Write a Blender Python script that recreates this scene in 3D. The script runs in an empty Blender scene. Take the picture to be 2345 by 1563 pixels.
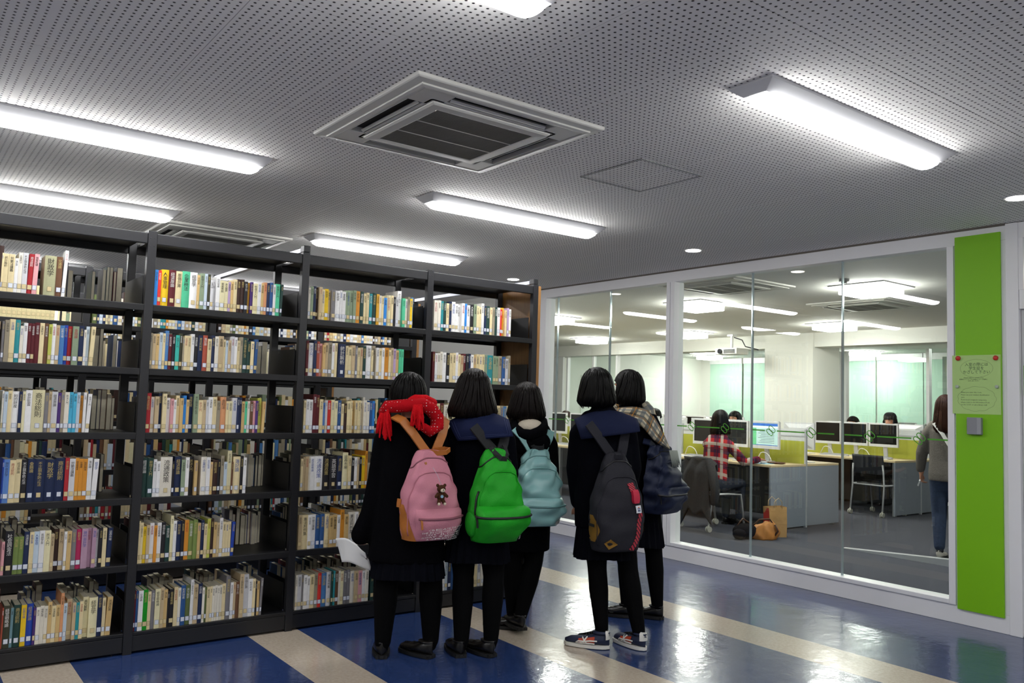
import bpy, bmesh, math, random
import numpy as np
from mathutils import Vector, Matrix
R = math.radians
rnd = random.Random(7)
SC = bpy.context.scene
COL = SC.collection

# ------------------------------------------------------------------ camera
FL = 1905.14                       # focal length in pixels of the 2345 px wide frame
YAW, PITCH, ROLL = R(36.9902), R(4.1548), R(1.7656)
EYE = 1.44
_f = np.array([math.sin(YAW)*math.cos(PITCH), math.cos(YAW)*math.cos(PITCH), math.sin(PITCH)])
_r0 = np.array([math.cos(YAW), -math.sin(YAW), 0.0]); _u0 = np.cross(_r0, _f)
_r = math.cos(ROLL)*_r0 + math.sin(ROLL)*_u0
_u = -math.sin(ROLL)*_r0 + math.cos(ROLL)*_u0
cam = bpy.data.cameras.new('camera'); cam.sensor_width = 36.0; cam.lens = FL/2345*36.0
cam.clip_start = 0.05; cam.clip_end = 100
camo = bpy.data.objects.new('camera', cam); COL.objects.link(camo)
camo.matrix_world = Matrix([[_r[0], _u[0], -_f[0], 0], [_r[1], _u[1], -_f[1], 0], [_r[2], _u[2], -_f[2], EYE], [0, 0, 0, 1]])
SC.camera = camo

# ------------------------------------------------------------------ light and exposure
w = bpy.data.worlds.new('world'); SC.world = w; w.use_nodes = True
w.node_tree.nodes['Background'].inputs[0].default_value = (0.6, 0.7, 1.0, 1)
w.node_tree.nodes['Background'].inputs[1].default_value = 0.0      # night-time interior: only its own lamps
HALL_LAMP = 37.0          # diffuser emission, hall battens
ROOM_LAMP = 52.0          # square recessed lamps of the computer room
DOWN_LAMP = 16.0
SC.view_settings.view_transform = 'Standard'
SC.view_settings.look = 'None'
SC.view_settings.exposure = 0.0
SC.view_settings.gamma = 1.0
SC.view_settings.use_curve_mapping = False
SC.cycles.use_denoising = True
SC.cycles.max_bounces = 8
SC.cycles.diffuse_bounces = 5
SC.cycles.glossy_bounces = 4
SC.cycles.transparent_max_bounces = 16
SC.cycles.sample_clamp_indirect = 6.0

# ------------------------------------------------------------------ helpers
def lin(h):
    if isinstance(h, str):
        h = h.lstrip('#'); c = [int(h[i:i+2], 16)/255 for i in (0, 2, 4)]
    else:
        c = [x/255 for x in h]
    return [x/12.92 if x <= .04045 else ((x+.055)/1.055)**2.4 for x in c]

MATS = {}
def M(name, col='808080', rough=.6, metal=0.0, spec=.5, noise=0.0, scale=20.0, bump=0.0, emit=0.0, coat=0.0, stretch=None):
    """procedural principled material; noise varies the colour, bump gives fine relief"""
    if name in MATS: return MATS[name]
    m = bpy.data.materials.new(name); m.use_nodes = True; MATS[name] = m
    nt = m.node_tree; b = nt.nodes['Principled BSDF']
    c = lin(col)
    b.inputs['Base Color'].default_value = (*c, 1)
    b.inputs['Roughness'].default_value = rough
    b.inputs['Metallic'].default_value = metal
    b.inputs['Specular IOR Level'].default_value = spec
    if coat: b.inputs['Coat Weight'].default_value = coat; b.inputs['Coat Roughness'].default_value = .1
    if emit:
        b.inputs['Emission Color'].default_value = (*c, 1); b.inputs['Emission Strength'].default_value = emit
    if noise or bump:
        tc = nt.nodes.new('ShaderNodeTexCoord'); n = nt.nodes.new('ShaderNodeTexNoise')
        n.inputs['Scale'].default_value = scale; n.inputs['Detail'].default_value = 4
        if stretch:
            mp = nt.nodes.new('ShaderNodeMapping'); mp.inputs['Scale'].default_value = stretch
            nt.links.new(tc.outputs['Object'], mp.inputs[0]); nt.links.new(mp.outputs[0], n.inputs['Vector'])
        else:
            nt.links.new(tc.outputs['Object'], n.inputs['Vector'])
        if noise:
            mx = nt.nodes.new('ShaderNodeMix'); mx.data_type = 'RGBA'
            mx.inputs[6].default_value = (*[x*(1-noise) for x in c], 1)
            mx.inputs[7].default_value = (*[min(1, x*(1+noise)) for x in c], 1)
            nt.links.new(n.outputs['Fac'], mx.inputs[0]); nt.links.new(mx.outputs[2], b.inputs['Base Color'])
        if bump:
            bp = nt.nodes.new('ShaderNodeBump'); bp.inputs['Strength'].default_value = bump
            bp.inputs['Distance'].default_value = .01
            nt.links.new(n.outputs['Fac'], bp.inputs['Height']); nt.links.new(bp.outputs[0], b.inputs['Normal'])
    return m

def mnode(nt, op, *a):
    n = nt.nodes.new('ShaderNodeMath'); n.operation = op
    for i, x in enumerate(a):
        if isinstance(x, (int, float)): n.inputs[i].default_value = x
        else: nt.links.new(x, n.inputs[i])
    return n.outputs[0]

class MB:
    """collects shapes for ONE mesh object"""
    def __init__(s): s.v = []; s.f = []; s.mi = []; s.sm = []
    def add(s, vs, fs, mi=0, smooth=False):
        o = len(s.v); s.v += [tuple(p) for p in vs]
        for q in fs:
            s.f.append(tuple(i+o for i in q)); s.mi.append(mi); s.sm.append(smooth)
        return s
    def box(s, x0, y0, z0, x1, y1, z1, mi=0):
        return s.add([(x0,y0,z0),(x1,y0,z0),(x1,y1,z0),(x0,y1,z0),(x0,y0,z1),(x1,y0,z1),(x1,y1,z1),(x0,y1,z1)],
                     [(0,3,2,1),(4,5,6,7),(0,1,5,4),(1,2,6,5),(2,3,7,6),(3,0,4,7)], mi)
    def xbox(s, mat, sx, sy, sz, mi=0):
        """box of half sizes sx,sy,sz transformed by a 4x4"""
        vs = [mat @ Vector((a*sx, b*sy, c*sz)) for c in (-1,1) for a, b in ((-1,-1),(1,-1),(1,1),(-1,1))]
        return s.add(vs, [(0,3,2,1),(4,5,6,7),(0,1,5,4),(1,2,6,5),(2,3,7,6),(3,0,4,7)], mi)
    def loft(s, rings, mi=0, caps=(True, True), smooth=True, closed=True):
        n = len(rings[0]); vs = [p for r in rings for p in r]; fs = []
        m = n if closed else n-1
        for k in range(len(rings)-1):
            for i in range(m):
                j = (i+1) % n
                fs.append((k*n+i, k*n+j, (k+1)*n+j, (k+1)*n+i))
        if caps[0]: fs.append(tuple(range(n))[::-1])
        if caps[1]: fs.append(tuple((len(rings)-1)*n+i for i in range(n)))
        return s.add(vs, fs, mi, smooth)
    def tube(s, pts, r, n=10, mi=0, smooth=True, ref=None, round_ends=False):
        P = [Vector(p) for p in pts]; k = len(P)
        rr = [(x, x) if isinstance(x, (int, float)) else x for x in (r if isinstance(r, list) else [r]*k)]
        T = []
        for i in range(k):
            t = (P[min(i+1, k-1)] - P[max(i-1, 0)]); T.append(t.normalized() if t.length > 1e-9 else Vector((0,0,1)))
        a = Vector(ref) if ref else (Vector((1,0,0)) if abs(T[0].x) < .8 else Vector((0,1,0)))
        rings = []
        def ring(c, t, ra, rb):
            nonlocal a
            x = (a - t*a.dot(t))
            x = x.normalized() if x.length > 1e-6 else t.orthogonal().normalized()
            y = t.cross(x); a = x
            return [c + x*(math.cos(2*math.pi*i/n)*ra) + y*(math.sin(2*math.pi*i/n)*rb) for i in range(n)]
        if round_ends:
            m0 = min(rr[0])
            for q in (.97, .7, .35): rings.append(ring(P[0]-T[0]*m0*q, T[0], rr[0][0]*math.sqrt(1-q*q), rr[0][1]*math.sqrt(1-q*q)))
        for i in range(k): rings.append(ring(P[i], T[i], *rr[i]))
        if round_ends:
            m1 = min(rr[-1])
            for q in (.35, .7, .97): rings.append(ring(P[-1]+T[-1]*m1*q, T[-1], rr[-1][0]*math.sqrt(1-q*q), rr[-1][1]*math.sqrt(1-q*q)))
        return s.loft(rings, mi, smooth=smooth)
    def ball(s, c, r, n=14, m=9, mi=0, mat=None):
        c = Vector(c); r = (r, r, r) if isinstance(r, (int, float)) else r
        rings = []
        for k in range(m+1):
            t = math.pi*(k/m)*.98 + math.pi*.01
            ring = [Vector((math.cos(2*math.pi*i/n)*math.sin(t)*r[0], math.sin(2*math.pi*i/n)*math.sin(t)*r[1], -math.cos(t)*r[2])) for i in range(n)]
            rings.append([c + ((mat @ p) if mat else p) for p in ring])
        return s.loft(rings, mi)
    def cyl(s, c, r, h, n=20, mi=0, axis='z', r2=None):
        c = Vector(c); r2 = r if r2 is None else r2
        ax = {'x': (Vector((0,1,0)), Vector((0,0,1)), Vector((1,0,0))), 'y': (Vector((0,0,1)), Vector((1,0,0)), Vector((0,1,0))), 'z': (Vector((1,0,0)), Vector((0,1,0)), Vector((0,0,1)))}[axis]
        rings = [[c + ax[0]*math.cos(2*math.pi*i/n)*q + ax[1]*math.sin(2*math.pi*i/n)*q + ax[2]*z for i in range(n)] for q, z in ((r, 0), (r2, h))]
        return s.loft(rings, mi, smooth=False)
    def ribbon(s, pts, ups, wid, th, mi=0, smooth=True):
        """strap along pts; ups = outward normals, wid width, th thickness"""
        P = [Vector(p) for p in pts]; k = len(P); rings = []
        for i in range(k):
            t = (P[min(i+1,k-1)] - P[max(i-1,0)]).normalized()
            u = Vector(ups[i] if isinstance(ups, list) else ups); u = (u - t*u.dot(t)).normalized()
            sd = t.cross(u); ww = wid[i] if isinstance(wid, list) else wid
            rings.append([P[i]-sd*ww/2-u*th/2, P[i]+sd*ww/2-u*th/2, P[i]+sd*ww/2+u*th/2, P[i]-sd*ww/2+u*th/2])
        return s.loft(rings, mi, smooth=False)
    def prism(s, outline, axis, a, b, mi=0, smooth=False):
        """extrude a 2D outline along an axis from a to b"""
        mk = {'x': lambda p, t: (t, p[0], p[1]), 'y': lambda p, t: (p[0], t, p[1]), 'z': lambda p, t: (p[0], p[1], t)}[axis]
        n = len(outline)
        vs = [mk(p, a) for p in outline] + [mk(p, b) for p in outline]
        fs = [tuple(range(n))[::-1], tuple(range(n, 2*n))] + [(i, (i+1) % n, n+(i+1) % n, n+i) for i in range(n)]
        return s.add(vs, fs, mi, smooth)
    def mesh(s, name):
        me = bpy.data.meshes.new(name); me.from_pydata(s.v, [], s.f)
        me.polygons.foreach_set('material_index', s.mi)
        me.polygons.foreach_set('use_smooth', s.sm)
        return me
    def obj(s, name, mats, parent=None, loc=None, bevel=0.0, seg=2, fix=True):
        me = s.mesh(name)
        if fix:
            bm = bmesh.new(); bm.from_mesh(me); bmesh.ops.recalc_face_normals(bm, faces=bm.faces); bm.to_mesh(me); bm.free()
        for m in (mats if isinstance(mats, (list, tuple)) else [mats]): me.materials.append(m)
        o = bpy.data.objects.new(name, me); COL.objects.link(o)
        if parent: o.parent = parent
        if loc: o.location = loc
        if bevel:
            b = o.modifiers.new('bevel', 'BEVEL'); b.width = bevel; b.segments = seg; b.limit_method = 'ANGLE'; b.angle_limit = R(40)
        return o

def tag(o, label=None, cat=None, group=None, kind=None):
    if label: o['label'] = label
    if cat: o['category'] = cat
    if group: o['group'] = group
    if kind: o['kind'] = kind
    return o
def thing(name, label, cat, loc=(0,0,0), rz=0.0, group=None):
    o = bpy.data.objects.new(name, None); COL.objects.link(o); o.empty_display_size = .05
    o.location = loc; o.rotation_euler = (0, 0, rz)
    return tag(o, label, cat, group)
def structure(name, loc=(0,0,0)):
    o = bpy.data.objects.new(name, None); COL.objects.link(o); o.location = loc; o['kind'] = 'structure'
    return o
def copy_tree(o, label=None, loc=None, rz=None, parent=None):
    c = o.copy(); COL.objects.link(c)
    if parent: c.parent = parent
    for ch in list(o.children): copy_tree(ch, parent=c)
    if label: c['label'] = label
    if loc is not None: c.location = loc
    if rz is not None: c.rotation_euler[2] = rz
    return c
def setcol(me, cols):
    """per-face colours as a corner attribute called col"""
    at = me.color_attributes.new('col', 'FLOAT_COLOR', 'CORNER')
    tot = np.zeros(len(me.polygons), dtype=np.int32); me.polygons.foreach_get('loop_total', tot)
    arr = np.repeat(np.array(cols, dtype=np.float32), tot, axis=0)
    arr = np.concatenate([arr, np.ones((len(arr), 1), np.float32)], axis=1)
    at.data.foreach_set('color', arr.ravel())
_TXT = {}
def text_data(body, size=1.0, res=2, space=1.0, align='CENTER'):
    """flat lettering as (verts, faces) in the XY plane, cached"""
    k = (body, size, res, space, align)
    if k in _TXT: return _TXT[k]
    cu = bpy.data.curves.new('t', 'FONT'); cu.body = body; cu.size = size; cu.resolution_u = res
    cu.align_x = align; cu.align_y = 'CENTER'; cu.space_line = space
    o = bpy.data.objects.new('t', cu); COL.objects.link(o)
    dg = bpy.context.evaluated_depsgraph_get(); me = bpy.data.meshes.new_from_object(o.evaluated_get(dg))
    v = np.zeros(len(me.vertices)*3); me.vertices.foreach_get('co', v)
    out = (v.reshape(-1, 3), [tuple(p.vertices) for p in me.polygons])
    bpy.data.objects.remove(o); bpy.data.curves.remove(cu); bpy.data.meshes.remove(me)
    _TXT[k] = out
    return out
def remeshed(mb, voxel, smooth=3, ratio=None):
    """one continuous closed surface out of overlapping solids"""
    me = mb.mesh('tmp'); bm = bmesh.new(); bm.from_mesh(me); bmesh.ops.recalc_face_normals(bm, faces=bm.faces); bm.to_mesh(me); bm.free()
    o = bpy.data.objects.new('tmp', me); COL.objects.link(o)
    m = o.modifiers.new('r', 'REMESH'); m.mode = 'VOXEL'; m.voxel_size = voxel; m.use_smooth_shade = True
    if smooth:
        s = o.modifiers.new('s', 'SMOOTH'); s.iterations = smooth; s.factor = .5
    if ratio:
        d = o.modifiers.new('d', 'DECIMATE'); d.ratio = ratio
    dg = bpy.context.evaluated_depsgraph_get(); out = bpy.data.meshes.new_from_object(o.evaluated_get(dg))
    bpy.data.objects.remove(o); bpy.data.meshes.remove(me)
    return out
def link(name, me, mats, parent=None, smooth=True):
    me.name = name; me.materials.clear()
    for m in (mats if isinstance(mats, (list, tuple)) else [mats]): me.materials.append(m)
    if smooth: me.polygons.foreach_set('use_smooth', [True]*len(me.polygons))
    o = bpy.data.objects.new(name, me); COL.objects.link(o)
    if parent: o.parent = parent
    return o

# ------------------------------------------------------------------ room dimensions (metres)
CEIL = 2.768
SHELF_Y = 4.95            # front of the bookcase row
WALL_X = 6.08             # hall side of the glazed partition
# ================================================================== STRUCTURE
white_paint = M('white_paint', 'd9d9d6', .55, noise=.02, scale=6)
wall_white = M('wall_white', 'e9e9e2', .7, noise=.02, scale=3)
frame_white = M('frame_white', 'f2f2f4', .38, noise=.015, scale=8)
alu = M('brushed_aluminium', 'b9bcc0', .3, metal=1.0, noise=.1, scale=60, stretch=(1, 40, 1))

# --- floor: polished vinyl strips
def vinyl(name, c1, c2, scale):
    m = bpy.data.materials.new(name); m.use_nodes = True; nt = m.node_tree; b = nt.nodes['Principled BSDF']
    g = nt.nodes.new('ShaderNodeNewGeometry')
    n1 = nt.nodes.new('ShaderNodeTexNoise'); n1.inputs['Scale'].default_value = scale; n1.inputs['Detail'].default_value = 8; n1.inputs['Roughness'].default_value = .7
    mp = nt.nodes.new('ShaderNodeMapping'); mp.inputs['Scale'].default_value = (1, .8, 1)
    nt.links.new(g.outputs['Position'], mp.inputs[0]); nt.links.new(mp.outputs[0], n1.inputs['Vector'])
    r = nt.nodes.new('ShaderNodeValToRGB'); r.color_ramp.elements[0].position = .32; r.color_ramp.elements[1].position = .72
    r.color_ramp.elements[0].color = (*lin(c1), 1); r.color_ramp.elements[1].color = (*lin(c2), 1)
    nt.links.new(n1.outputs['Fac'], r.inputs[0]); nt.links.new(r.outputs[0], b.inputs['Base Color'])
    b.inputs['Roughness'].default_value = .2; b.inputs['Specular IOR Level'].default_value = .42
    b.inputs['Coat Weight'].default_value = .28; b.inputs['Coat Roughness'].default_value = .06
    # uneven wax coat: broad soft ripples
    n2 = nt.nodes.new('ShaderNodeTexNoise'); n2.inputs['Scale'].default_value = 7; n2.inputs['Detail'].default_value = 3
    nt.links.new(g.outputs['Position'], n2.inputs['Vector'])
    n3 = nt.nodes.new('ShaderNodeTexNoise'); n3.inputs['Scale'].default_value = 34; n3.inputs['Detail'].default_value = 2
    nt.links.new(g.outputs['Position'], n3.inputs['Vector'])
    n4 = nt.nodes.new('ShaderNodeTexNoise'); n4.inputs['Scale'].default_value = 95; n4.inputs['Detail'].default_value = 2
    nt.links.new(g.outputs['Position'], n4.inputs['Vector'])
    h = mnode(nt, 'ADD', mnode(nt, 'ADD', n2.outputs['Fac'], mnode(nt, 'MULTIPLY', n3.outputs['Fac'], .26)), mnode(nt, 'MULTIPLY', n4.outputs['Fac'], .02))
    bp = nt.nodes.new('ShaderNodeBump'); bp.inputs['Strength'].default_value = .55; bp.inputs['Distance'].default_value = .004
    nt.links.new(h, bp.inputs['Height']); nt.links.new(bp.outputs[0], b.inputs['Normal']); nt.links.new(bp.outputs[0], b.inputs['Coat Normal'])
    return m
blue_vinyl = vinyl('blue_marbled_vinyl', '1e3058', '31467a', 48)
beige_vinyl = vinyl('beige_marbled_vinyl', 'ad9f8f', 'c6baa9', 60)
fl = tag(MB().box(-6, -5, -.12, 6.2, 14.5, -.012).obj('floor', M('floor_screed', '404040', .8)), kind='structure')
xs = [(-6, -1.97, 0), (-1.97, -1.65, 1), (-1.65, -.70, 0), (-.70, -.38, 1), (-.38, .57, 0), (.57, .89, 1), (.89, 1.84, 0), (1.84, 2.15, 1), (2.15, 3.10, 0), (3.10, 3.42, 1), (3.42, 4.39, 0), (4.39, 4.755, 1), (4.755, 6.2, 0)]
for x0, x1, k in xs:
    MB().box(x0, -5, -.012, x1, 14.5, 0.0).obj('floor_strip', beige_vinyl if k else blue_vinyl, fl)
carpet = M('charcoal_carpet', '4c4d55', .95, noise=.35, scale=180, bump=.5, spec=.1)
tag(MB().box(6.2, -2, -.12, 20, 20, 0.0).obj('floor', carpet), kind='structure')
# raised metal edge of the access ramp just inside the glass
ra = structure('trim_1')
MB().add([(8.24, 5.02, .0), (8.33, 5.02, .0), (8.24, 3.3, .0), (8.33, 3.3, .0), (8.24, 5.02, .004), (8.33, 5.02, .004), (8.24, 3.3, .10), (8.33, 3.3, .10)],
         [(0,1,3,2), (4,6,7,5), (0,2,6,4), (1,5,7,3), (0,4,5,1), (2,3,7,6)]).obj('ramp_edge', M('pale_metal_edge', 'c9cbce', .35, metal=.35), ra)

# --- perforated ceiling
def perforated():
    m = bpy.data.materials.new('perforated_plasterboard'); m.use_nodes = True; nt = m.node_tree; b = nt.nodes['Principled BSDF']
    g = nt.nodes.new('ShaderNodeNewGeometry'); s = nt.nodes.new('ShaderNodeSeparateXYZ'); nt.links.new(g.outputs['Position'], s.inputs[0])
    xl = mnode(nt, 'MODULO', mnode(nt, 'ADD', s.outputs[0], 51*.51-.395), .51)
    cx = mnode(nt, 'SUBTRACT', xl, mnode(nt, 'ADD', mnode(nt, 'MULTIPLY', mnode(nt, 'ROUND', mnode(nt, 'DIVIDE', mnode(nt, 'SUBTRACT', xl, .0198), .0294)), .0294), .0198))
    py = 1.0/33
    yl = mnode(nt, 'MODULO', mnode(nt, 'ADD', s.outputs[1], 50-.65+py*.5), py)
    cy = mnode(nt, 'SUBTRACT', yl, py*.5)
    d = mnode(nt, 'SQRT', mnode(nt, 'ADD', mnode(nt, 'MULTIPLY', cx, cx), mnode(nt, 'MULTIPLY', cy, cy)))
    mr = nt.nodes.new('ShaderNodeMapRange'); mr.interpolation_type = 'SMOOTHSTEP'
    mr.inputs[1].default_value = .0042; mr.inputs[2].default_value = .0058
    nt.links.new(d, mr.inputs[0])
    mx = nt.nodes.new('ShaderNodeMix'); mx.data_type = 'RGBA'
    mx.inputs[6].default_value = (.045, .042, .04, 1); mx.inputs[7].default_value = (*lin('f3f1ed'), 1)
    nt.links.new(mr.outputs[0], mx.inputs[0]); nt.links.new(mx.outputs[2], b.inputs['Base Color'])
    bp = nt.nodes.new('ShaderNodeBump'); bp.inputs['Strength'].default_value = 1.0; bp.inputs['Distance'].default_value = .006
    nt.links.new(mr.outputs[0], bp.inputs['Height']); nt.links.new(bp.outputs[0], b.inputs['Normal'])
    b.inputs['Roughness'].default_value = .75; b.inputs['Specular IOR Level'].default_value = .25
    return m
perf = perforated()
ce = tag(MB().box(-6, -5, CEIL+.012, 6.2, 14.5, CEIL+.1).obj('ceiling', M('ceiling_backing', '8c8a86', .9)), kind='structure')
pan = MB().box(.0015, .0015, 0, 1.0185, .9985, .012).mesh('ceiling_panel'); pan.materials.append(perf)
for i in range(-7, 5):
    for j in range(-5, 13):
        o = bpy.data.objects.new('ceiling_panel', pan); COL.objects.link(o); o.parent = ce
        x = .905+1.02*i
        o.location = (x, .65+j, CEIL)
        if x > 4.9: o.scale.x = (6.09-x)/1.02
smooth_ceiling = M('smooth_white_ceiling', 'ecece6', .8, noise=.01, scale=4)
tag(MB().box(6.2, -2, CEIL, 20, 20, CEIL+.1).obj('ceiling', smooth_ceiling), kind='structure')

# --- outer walls
tag(MB().box(-6.2, -5.2, 0, 6.2, -5, CEIL).obj('wall_back', wall_white), kind='structure')
tag(MB().box(-6.2, -5, 0, -6, 14.5, CEIL).obj('wall_left', wall_white), kind='structure')
tag(MB().box(-6.2, 14.5, 0, 6.2, 14.7, CEIL).obj('wall_front', wall_white), kind='structure')
tag(MB().box(6.2, -2.2, 0, 20, -2, CEIL).obj('wall_room_near', wall_white), kind='structure')
tag(MB().box(17.9, -2, 0, 18.1, 20, CEIL).obj('wall_room_back', wall_white), kind='structure')
tag(MB().box(12.9, 15.1, 0, 17.9, 15.3, CEIL).obj('wall_room_far', wall_white), kind='structure')
tag(MB().box(6.2, 17.5, 0, 12.9, 17.7, CEIL).obj('wall_room_left', wall_white), kind='structure')
# ceiling beam and square pillar in the computer room
tag(MB().box(12.55, -2, CEIL-.24, 12.95, 17.5, CEIL).obj('trim_2', smooth_ceiling), kind='structure')
tag(MB().box(12.5, 8.14, 0, 13.3, 9.1, CEIL-.002).obj('wall_pillar', wall_white), kind='structure')

# --- glazed partition between hall and computer room
gw = structure('wall_right')
X0, X1 = WALL_X, WALL_X+.12
MB().box(X0, 2.48, 2.655, X1, 7.62, CEIL-.014).obj('header', frame_white, gw, bevel=.003)
MB().box(X0-.004, 2.48, CEIL-.014, X1, 7.62, CEIL).obj('shadow_gap', M('shadow_gap', '6a645c', .7), gw)
MB().box(X0, 2.48, 0, X1, 7.62, .125).obj('base_panel', frame_white, gw, bevel=.003)
MB().box(X0-.012, 2.8725, .125, X1+.01, 5.4645, .158).obj('sill', frame_white, gw, bevel=.004)
MB().box(X0-.012, 5.5655, .125, X1+.01, 7.4195, .158).obj('sill', frame_white, gw, bevel=.004)
MB().box(X0-.012, 5.465, .125, X1+.01, 5.512, 2.655).obj('mullion', frame_white, gw, bevel=.003)
MB().box(X0-.012, 5.518, .125, X1+.01, 5.565, 2.655).obj('mullion', frame_white, gw, bevel=.003)
MB().box(X0-.012, 2.825, .1255, X1+.01, 2.872, 2.6545).obj('jamb', frame_white, gw, bevel=.003)
MB().box(X0-.012, 7.42, .125, X1+.01, 7.62, 2.655).obj('jamb', frame_white, gw, bevel=.003)
tag(MB().box(X0, 7.62, 0, X1, 14.5, CEIL).obj('wall_side', wall_white), kind='structure')
tag(MB().box(X0, -5, 0, X1, 1.35, CEIL).obj('wall_side', wall_white), kind='structure')

def glass_mat():
    m = bpy.data.materials.new('clear_glass'); m.use_nodes = True; nt = m.node_tree
    for n in list(nt.nodes): nt.nodes.remove(n)
    out = nt.nodes.new('ShaderNodeOutputMaterial'); mix = nt.nodes.new('ShaderNodeMixShader')
    tr = nt.nodes.new('ShaderNodeBsdfTransparent'); tr.inputs[0].default_value = (.955, .985, .97, 1)
    gl = nt.nodes.new('ShaderNodeBsdfGlossy'); gl.inputs['Roughness'].default_value = .0; gl.inputs[0].default_value = (1, 1, 1, 1)
    fr = nt.nodes.new('ShaderNodeFresnel'); fr.inputs[0].default_value = 1.5
    ge = nt.nodes.new('ShaderNodeNewGeometry')
    fac = mnode(nt, 'MULTIPLY', mnode(nt, 'MULTIPLY', fr.outputs[0], 1.8), mnode(nt, 'SUBTRACT', 1.0, ge.outputs['Backfacing']))
    nt.links.new(fac, mix.inputs[0]); nt.links.new(tr.outputs[0], mix.inputs[1]); nt.links.new(gl.outputs[0], mix.inputs[2])
    nt.links.new(mix.outputs[0], out.inputs[0])
    return m
glass = glass_mat()
decal = M('green_glass_decal', '4ea32a', .5)
edge_glass = M('polished_glass_edge', 'c3d3d6', .12, metal=.6)
GX = 6.138
def logo(mb, y, z):
    """two interlaced rounded links, flat on the glass"""
    def band(pts, wd):
        P = [Vector((p[0], p[1])) for p in pts]; n = len(P); rings = []
        for i in range(n):
            t = (P[(i+1) % n]-P[i-1]); t = t.normalized(); nn = Vector((-t.y, t.x))
            a, b = P[i]+nn*wd, P[i]-nn*wd
            rings.append([(GX-.0008, y+a.x, z+a.y), (GX-.0008, y+b.x, z+b.y), (GX, y+b.x, z+b.y), (GX, y+a.x, z+a.y)])
        mb.loft(rings+[rings[0]], caps=(False, False), smooth=False)
    for s in (1, -1):
        loop = []
        for i in range(28):
            t = 2*math.pi*i/28
            ex = .036*math.copysign(abs(math.cos(t))**.75, math.cos(t)); ez = .017*math.copysign(abs(math.sin(t))**.75, math.sin(t))
            c, q = math.cos(R(38)), math.sin(R(38))
            loop.append((ex*c-ez*q+s*.012, ex*q+ez*c-s*.014))
        band(loop, .0032)
def pane(win, y0, y1, logos, lines):
    p = MB().box(GX, y0, .14, GX+.01, y1, 2.67).obj('pane', glass, win)
    for y in logos:
        mb = MB(); logo(mb, y, 1.262); mb.obj('logo_decal', decal, p)
    for a, b in lines:
        MB().box(GX-.0006, a, 1.2565, GX-.0001, b, 1.2675).obj('stripe_decal', decal, p)
w1 = structure('window_1')
JY = [2.86, 3.731, 4.603, 5.475]
pane(w1, 2.86, 3.728, [3.50, 3.11], [(2.90, 3.05), (3.17, 3.44), (3.56, 3.71)])
pane(w1, 3.734, 4.600, [4.40, 4.01], [(3.80, 3.95), (4.07, 4.34), (4.46, 4.59)])
pane(w1, 4.606, 5.475, [5.28, 4.89], [(4.68, 4.83), (4.95, 5.22), (5.34, 5.46)])
for y in JY[1:3]: MB().box(GX-.006, y-.0055, .158, GX+.016, y+.0055, 2.655).obj('glass_joint', edge_glass, w1)
w2 = structure('window_2')
pane(w2, 5.555, 6.417, [6.21, 5.82], [(5.62, 5.76), (5.88, 6.15), (6.27, 6.4)])
pane(w2, 6.423, 7.281, [7.08, 6.70], [(6.49, 6.64), (6.76, 7.02), (7.14, 7.27)])
pane(w2, 7.287, 7.43, [], [(7.30, 7.40)])
for y in (6.42, 7.284): MB().box(GX-.006, y-.0055, .158, GX+.016, y+.0055, 2.655).obj('glass_joint', edge_glass, w2)

# --- post, green panel and door at the near end
MB().box(X0-.006, 2.40, 0, X1, 2.48, CEIL-.004).obj('door_post', frame_white, gw, bevel=.003)
MB().box(X0+.003, 2.482, .126, X1-.003, 2.824, 2.654).obj('filler_panel', frame_white, gw)
dr = structure('door_1')
MB().box(X0, 1.35, 2.655, X1, 2.40, CEIL-.004).obj('door_frame', frame_white, dr, bevel=.003)
MB().box(X0-.003, 1.35, 2.17, X1, 2.398, 2.30).obj('door_transom', frame_white, dr, bevel=.003)
MB().box(X0-.002, 2.37, 2.30, X1, 2.40, 2.655).obj('transom_frame', frame_white, dr, bevel=.002)
MB().box(GX, 1.36, 2.31, GX+.008, 2.37, 2.655).obj('transom_pane', glass, dr)
MB().box(X0+.03, 1.36, .011, X0+.075, 2.398, 2.168).obj('door_leaf', M('door_leaf_white', 'd4d4d6', .42), dr, bevel=.002)
MB().box(X0-.004, 1.35, 0, X0+.1, 2.398, .01).obj('threshold', alu, dr)

# --- far details of the computer room: roller blinds, sliding partition, whiteboard
blind = M('pale_green_blind', 'b9d9c8', .8, noise=.02, scale=2)
bl = structure('window_3')
for y0, y1 in ((8.15, 8.93), (8.95, 9.98), (10.02, 11.06), (11.14, 12.78), (12.84, 13.62), (13.68, 14.72)):
    MB().box(17.83, y0, .05, 17.845, y1, 2.62).obj('roller_blind', blind, bl)
    MB().box(17.8, y0, 2.62, 17.88, y1, CEIL-.01).obj('blind_box', frame_white, bl)
pw = structure('wall_room_partition')
for k, y in enumerate((14.75, 14.95, 15.2, 15.42, 15.62, 15.8, 16.0, 16.25, 16.5, 16.75, 17.0)):
    MB().box(12.62+.03*(k % 2), y, .02, 12.68+.03*(k % 2), y+.2, CEIL-.24).obj('folding_panel', M('folding_panel', 'e8e9e8', .5), pw, bevel=.004)
pg = structure('window_4')
for y0, y1 in ((13.05, 13.75), (13.8, 14.6)):
    MB().box(12.7, y0, .1, 12.71, y1, CEIL-.24).obj('pane', glass, pg)
for y in (13.02, 13.77, 14.65): MB().box(12.66, y-.025, 0, 12.75, y+.025, CEIL-.24).obj('mullion', frame_white, pg)
for y0, y1 in ((6.5, 6.78), (6.83, 8.2)):
    MB().box(13.75, y0, .1, 13.76, y1, CEIL-.24).obj('pane', glass, pg)
for y in (6.47, 6.805, 8.28, 8.4): MB().box(13.71, y-.025, 0, 13.8, y+.025, CEIL-.24).obj('mullion', frame_white, pg)
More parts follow.
